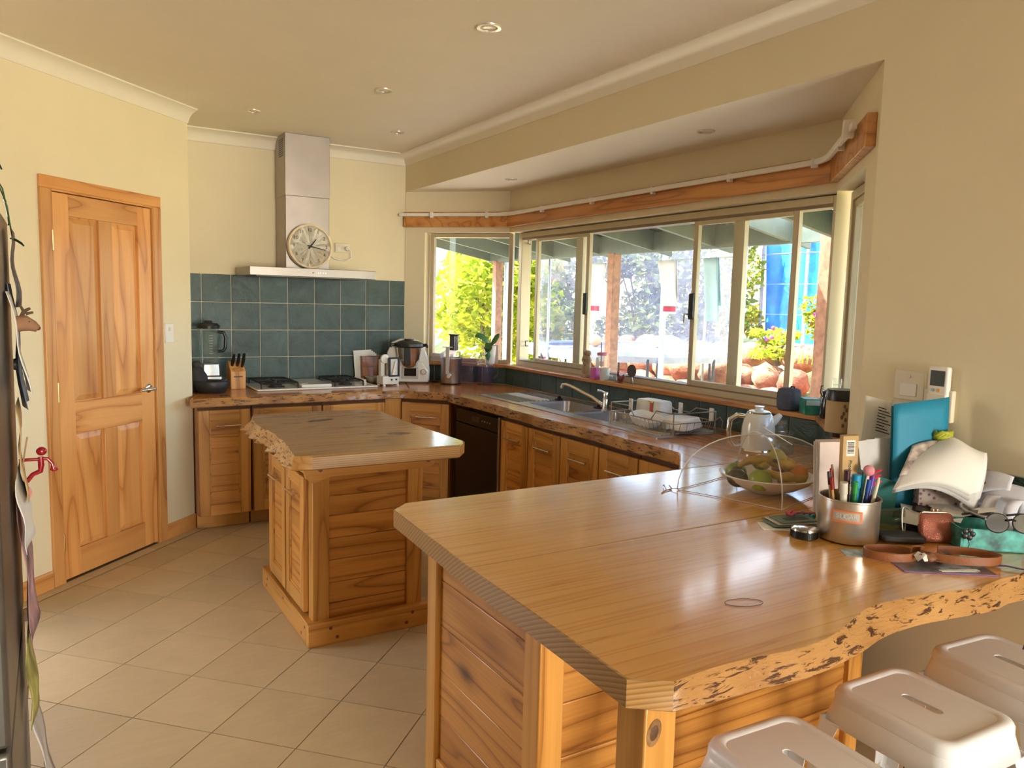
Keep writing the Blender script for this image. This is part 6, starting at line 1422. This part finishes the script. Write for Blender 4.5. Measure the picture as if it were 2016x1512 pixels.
# ------------------------------------------------------------------ stools
SW = mat('white_powdercoat', (.86, .87, .90), .30, var=.01, coat=.15)
def stool():
    t = thing('bar_stool', 'x', 'stool', (0, 0, 0), 0, 'white metal stools at the peninsula')
    H = .612; a, b = .139, .160
    def rr(s, z, r=.045, ex=0): return [(x, y, z) for x, y in rrect(-a*s-ex, a*s+ex, -b*s-ex, b*s+ex, r, 5)]
    slot = []
    for k in range(9): an = PI*k/8; slot.append((.013*math.cos(an), .038+.013*math.sin(an)))
    for k in range(9): an = PI+PI*k/8; slot.append((.013*math.cos(an), -.038+.013*math.sin(an)))
    rings = [rr(1, H-.028), rr(1, H-.014), rr(1, H-.004, .045, -.004), rr(1, H, .043, -.012), rr(1, H, .034, -.026), rr(1, H-.004, .030, -.031), ]
    m = fill_rings([[(x, y, H-.0065) for x, y, z in rings[-1]], rings[-1]], [slot[::-1]]); m.loft(rings, True, False)
    part('seat', m, SW, t, smooth=50)
    sk_ = [rr(1, H-.028), rr(1, H-.031, .045, -.0015), rr(1, H-.034), rr(1, H-.085, .045, .012)]
    part('skirt', MB().loft(sk_, True, False), SW, t, smooth=40, solid=.0015)
    for sx in (-1, 1):
        for sy in (-1, 1):
            tp = (a+.012, b+.012); bt = (a+.075, b+.078); R = []
            for f, wl_ in ((0, .062), (.06, .055), (1, .024)):
                x, y = tp[0]+(bt[0]-tp[0])*f, tp[1]+(bt[1]-tp[1])*f; z = (H-.080)*(1-f); k = .0022
                P = [(x-wl_, y), (x-.010, y), (x, y-.010), (x, y-wl_), (x-k, y-wl_), (x-k, y-.010), (x-.010, y-k), (x-wl_, y-k)]
                R.append([(sx*px, sy*py, z) for px, py in P])
            lg = part('leg', MB().loft(R), SW, t, smooth=40)
            part('foot_cap', MB().box((sx*(bt[0]-.028), sy*(bt[1]-.028), 0), (sx*(bt[0]+.002), sy*(bt[1]+.002), .012)), mat('grey_rubber', (.2, .2, .2), .8), lg)
    br = MB()
    for s in (-1, 1): br.loft([[(-.16, s*-.18-.008, .30), (-.16, s*-.18+.008, .30), (-.16, s*-.18+.008, .303), (-.16, s*-.18-.008, .303)], [(.16, s*.18-.008, .30), (.16, s*.18+.008, .30), (.16, s*.18+.008, .303), (.16, s*.18-.008, .303)]])
    part('cross_brace', br, SW, t)
    rl = MB()
    for s in (-1, 1):
        rl.box((s*(a+.044)-.002, -b+.0, .25), (s*(a+.044)+.002, b, .285)); rl.box((-a, s*(b+.046)-.002, .25), (a, s*(b+.046)+.002, .285))
    part('foot_rail', rl, SW, t)
    return t
s0 = stool()
for i, (x, y, r, lab) in enumerate([(1.312, .972, -.045, 'white metal stool nearest the pine corner post, cut off by the frame bottom'), (1.768, .992, -.03, 'white metal stool in the middle of the row of three'), (2.205, 1.000, -.09, 'white metal stool furthest right, under the purple string')]):
    o = s0 if i == 0 else dup(s0); o.location = (x, y, 0); o.rotation_euler = (0, 0, r); o['label'] = lab

# ------------------------------------------------------------------ refrigerator at the left edge, covered in papers
FX = -.098
t = thing('refrigerator', 'tall steel refrigerator seen edge-on at the left, its door covered in papers', 'refrigerator', (FX, 2.17, 0), PI/2)
FR = mat('fridge_steel', (.17, .16, .145), .35, .7)
part('cabinet', MB().box((-.42, .045, .02), (.42, .78, 1.74)), mat('fridge_grey', (.20, .19, .18), .5), t, bevel=.008)
part('freezer_door', MB().box((-.42, 0, .05), (.42, .043, .62)), FR, t, bevel=.01)
part('fridge_door', MB().box((-.42, 0, .63), (.42, .043, 1.735)), FR, t, bevel=.01)
part('foot', MB().box((-.40, .06, 0), (.40, .10, .03)), BLACK, t)
def fsheet(name, label, cat, y0, y1, z0, z1, d0, d1, mtl, seed=0):
    o = V(FX+.003+.0013*seed, (y0+y1)/2, (z0+z1)/2)
    m = MB().grid(lambda u, v: (d0+(d1-d0)*(1-v)+.008*math.sin(5*u+seed)*(1-v)+.004*math.sin(9*v+seed), (y0+(y1-y0)*u)-o.y, z0+(z1-z0)*v-o.z), 8, 10)
    return single(name, label, cat, m, mtl, 'papers on the refrigerator door', loc=tuple(o), smooth=80, solid=.0012)
fsheet('note_pad', 'thick white note pad hanging from the fridge at eye height', 'note pad', 2.18, 2.42, 1.29, 1.54, .004, .036, PAPER, 1)
fsheet('paper_sheet', 'blue-grey printed sheet just behind the white note pad', 'paper', 2.30, 2.50, 1.24, 1.56, .003, .022, mat('blue_grey_print', (.16, .20, .28), .6), 2)
fsheet('child_painting', 'pink and brown crumpled child painting low on the fridge', 'painting', 2.20, 2.52, .62, 1.02, .003, .026, mat('painting_pink', (.42, .24, .24), .9, var=.5, scale=9), 3)
fsheet('paper_sheet', 'white paper curling off the fridge above the painting', 'paper', 2.10, 2.36, .92, 1.10, .003, .03, PAPER, 4)
fsheet('child_painting', 'yellow and green painting at the bottom of the fridge papers', 'painting', 2.22, 2.5, .42, .66, .003, .020, mat('painting_yellow', (.45, .42, .12), .9, var=.5, scale=9), 5)
fsheet('photo_strip', 'dark photo strip high on the fridge under the plant', 'photo', 2.34, 2.55, 1.50, 1.70, .003, .012, mat('dark_photo', (.05, .05, .06), .4, var=.6, scale=20), 6)
fsheet('paper_sheet', 'brown paper hanging low on the fridge under the note pad', 'paper', 2.2, 2.42, 1.02, 1.26, .003, .012, CARD, 7)
fsheet('newspaper', 'crumpled newspaper sheet sticking out at the foot of the fridge', 'newspaper', 2.34, 2.56, .08, .38, .004, .05, GREY_PAPER, 8)
t = thing('reindeer_magnet', 'brown plush reindeer head magnet poking out from the fridge', 'magnet', (FX+.022, 2.30, 1.455))
PL = mat('brown_plush', (.30, .16, .09), .95, bump=.5, scale=40)
part('head', MB().tube([(.0, 0, .004), (.018, 0, .006), (.034, 0, -.001), (.045, 0, -.008)], [.020, .020, .014, .009], 12), PL, t, smooth=80)
part('nose', MB().ball((.045, 0, -.006), .006, 10, 8), mat('nose_brown', (.10, .03, .02), .5), t)
part('eye', MB().ball((.026, -.013, .010), .003, 8, 6), BLACK, t)
part('antler', MB().tube([(.010, 0, .022), (.016, 0, .036), (.030, 0, .044)], [.005, .005, .003], 7).tube([(.016, 0, .034), (.010, 0, .048)], [.004, .003], 7).tube([(.020, -.01, .03), (.036, -.012, .034)], [.004, .003], 7), mat('antler_brown', (.10, .06, .03), .9), t, smooth=60)
t = thing('hook_figure', 'glossy red stick-man magnet hook gripping the fridge', 'magnet hook', (FX+.010, 2.40, 1.055))
RD = mat('gloss_red', (.30, .006, .015), .2, coat=.4)
part('head', MB().ball((.052, 0, .058), (.013, .012, .012), 14, 10), RD, t, smooth=80)
part('body', MB().tube([(.050, 0, .043), (.050, 0, .020), (.048, 0, .004), (.030, 0, -.004), (.016, 0, -.022)], [.007, .008, .007, .006, .006], 10), RD, t, smooth=60)
part('arm', MB().tube([(.0, 0, .036), (.02, 0, .037), (.048, 0, .036)], .0045, 8).tube([(.050, 0, .038), (.066, 0, .036), (.076, 0, .022), (.078, 0, .008)], [.0045, .005, .005, .006], 8), RD, t, smooth=60)
part('hand', MB().ball((.080, 0, .006), (.010, .006, .006), 10, 8), RD, t)
t = thing('pink_tag', 'round pink tag hanging from a string on the fridge', 'tag', (FX+.006, 2.36, 1.01))
part('tag', MB().lathe([(0, 0), (.018, 0), (.018, .003), (0, .003)], 18, M=xf((.018, 0, 0), (PI/2, 0, .9))), mat('tag_pink', (.65, .25, .28), .7), t)
part('string', MB().tube([(.018, 0, .018), (.014, 0, .08), (.026, 0, .15)], .002, 5), mat('jute', (.35, .22, .12), .9), t)
t = thing('round_badge_magnet', 'small silver round magnet below the reindeer head', 'magnet', (FX+.004, 2.33, 1.355))
part('disc', MB().lathe([(0, 0), (.014, 0), (.016, .006), (.010, .012), (0, .013)], 18, M=xf((.006, 0, 0), (0, PI/2, 0))), STEEL, t, smooth=50)
t = thing('trailing_plant', 'potted trailing plant on top of the fridge with one leaf hanging down', 'plant', (FX-.10, 2.42, 1.742))
part('pot', MB().lathe([(0, 0), (.05, 0), (.065, .10), (.06, .10), (.05, .02), (0, .02)], 22), mat('terracotta', (.40, .17, .08), .8), t, smooth=45)
VL = mat('vine_leaf', (.03, .09, .03), .4, coat=.2)
part('vine', MB().tube([(.03, 0, .10), (.07, 0, .12), (.10, -.01, .06), (.112, -.02, -.02), (.118, -.02, -.07)], .002, 5).tube([(.03, .02, .10), (.08, .03, .10), (.105, .02, .03)], .002, 5), VL, t)
for p in ([(.112, -.02, -.065), (.124, -.02, -.07), (.136, -.02, -.078), (.142, -.02, -.084)], [(.10, .02, .04), (.105, .02, .02), (.108, .02, -.01), (.109, .02, -.03)], [(.05, 0, .12), (.07, .0, .14), (.09, 0, .13), (.10, 0, .11)]): blade(t, 'leaf', p, .016, VL, .002)
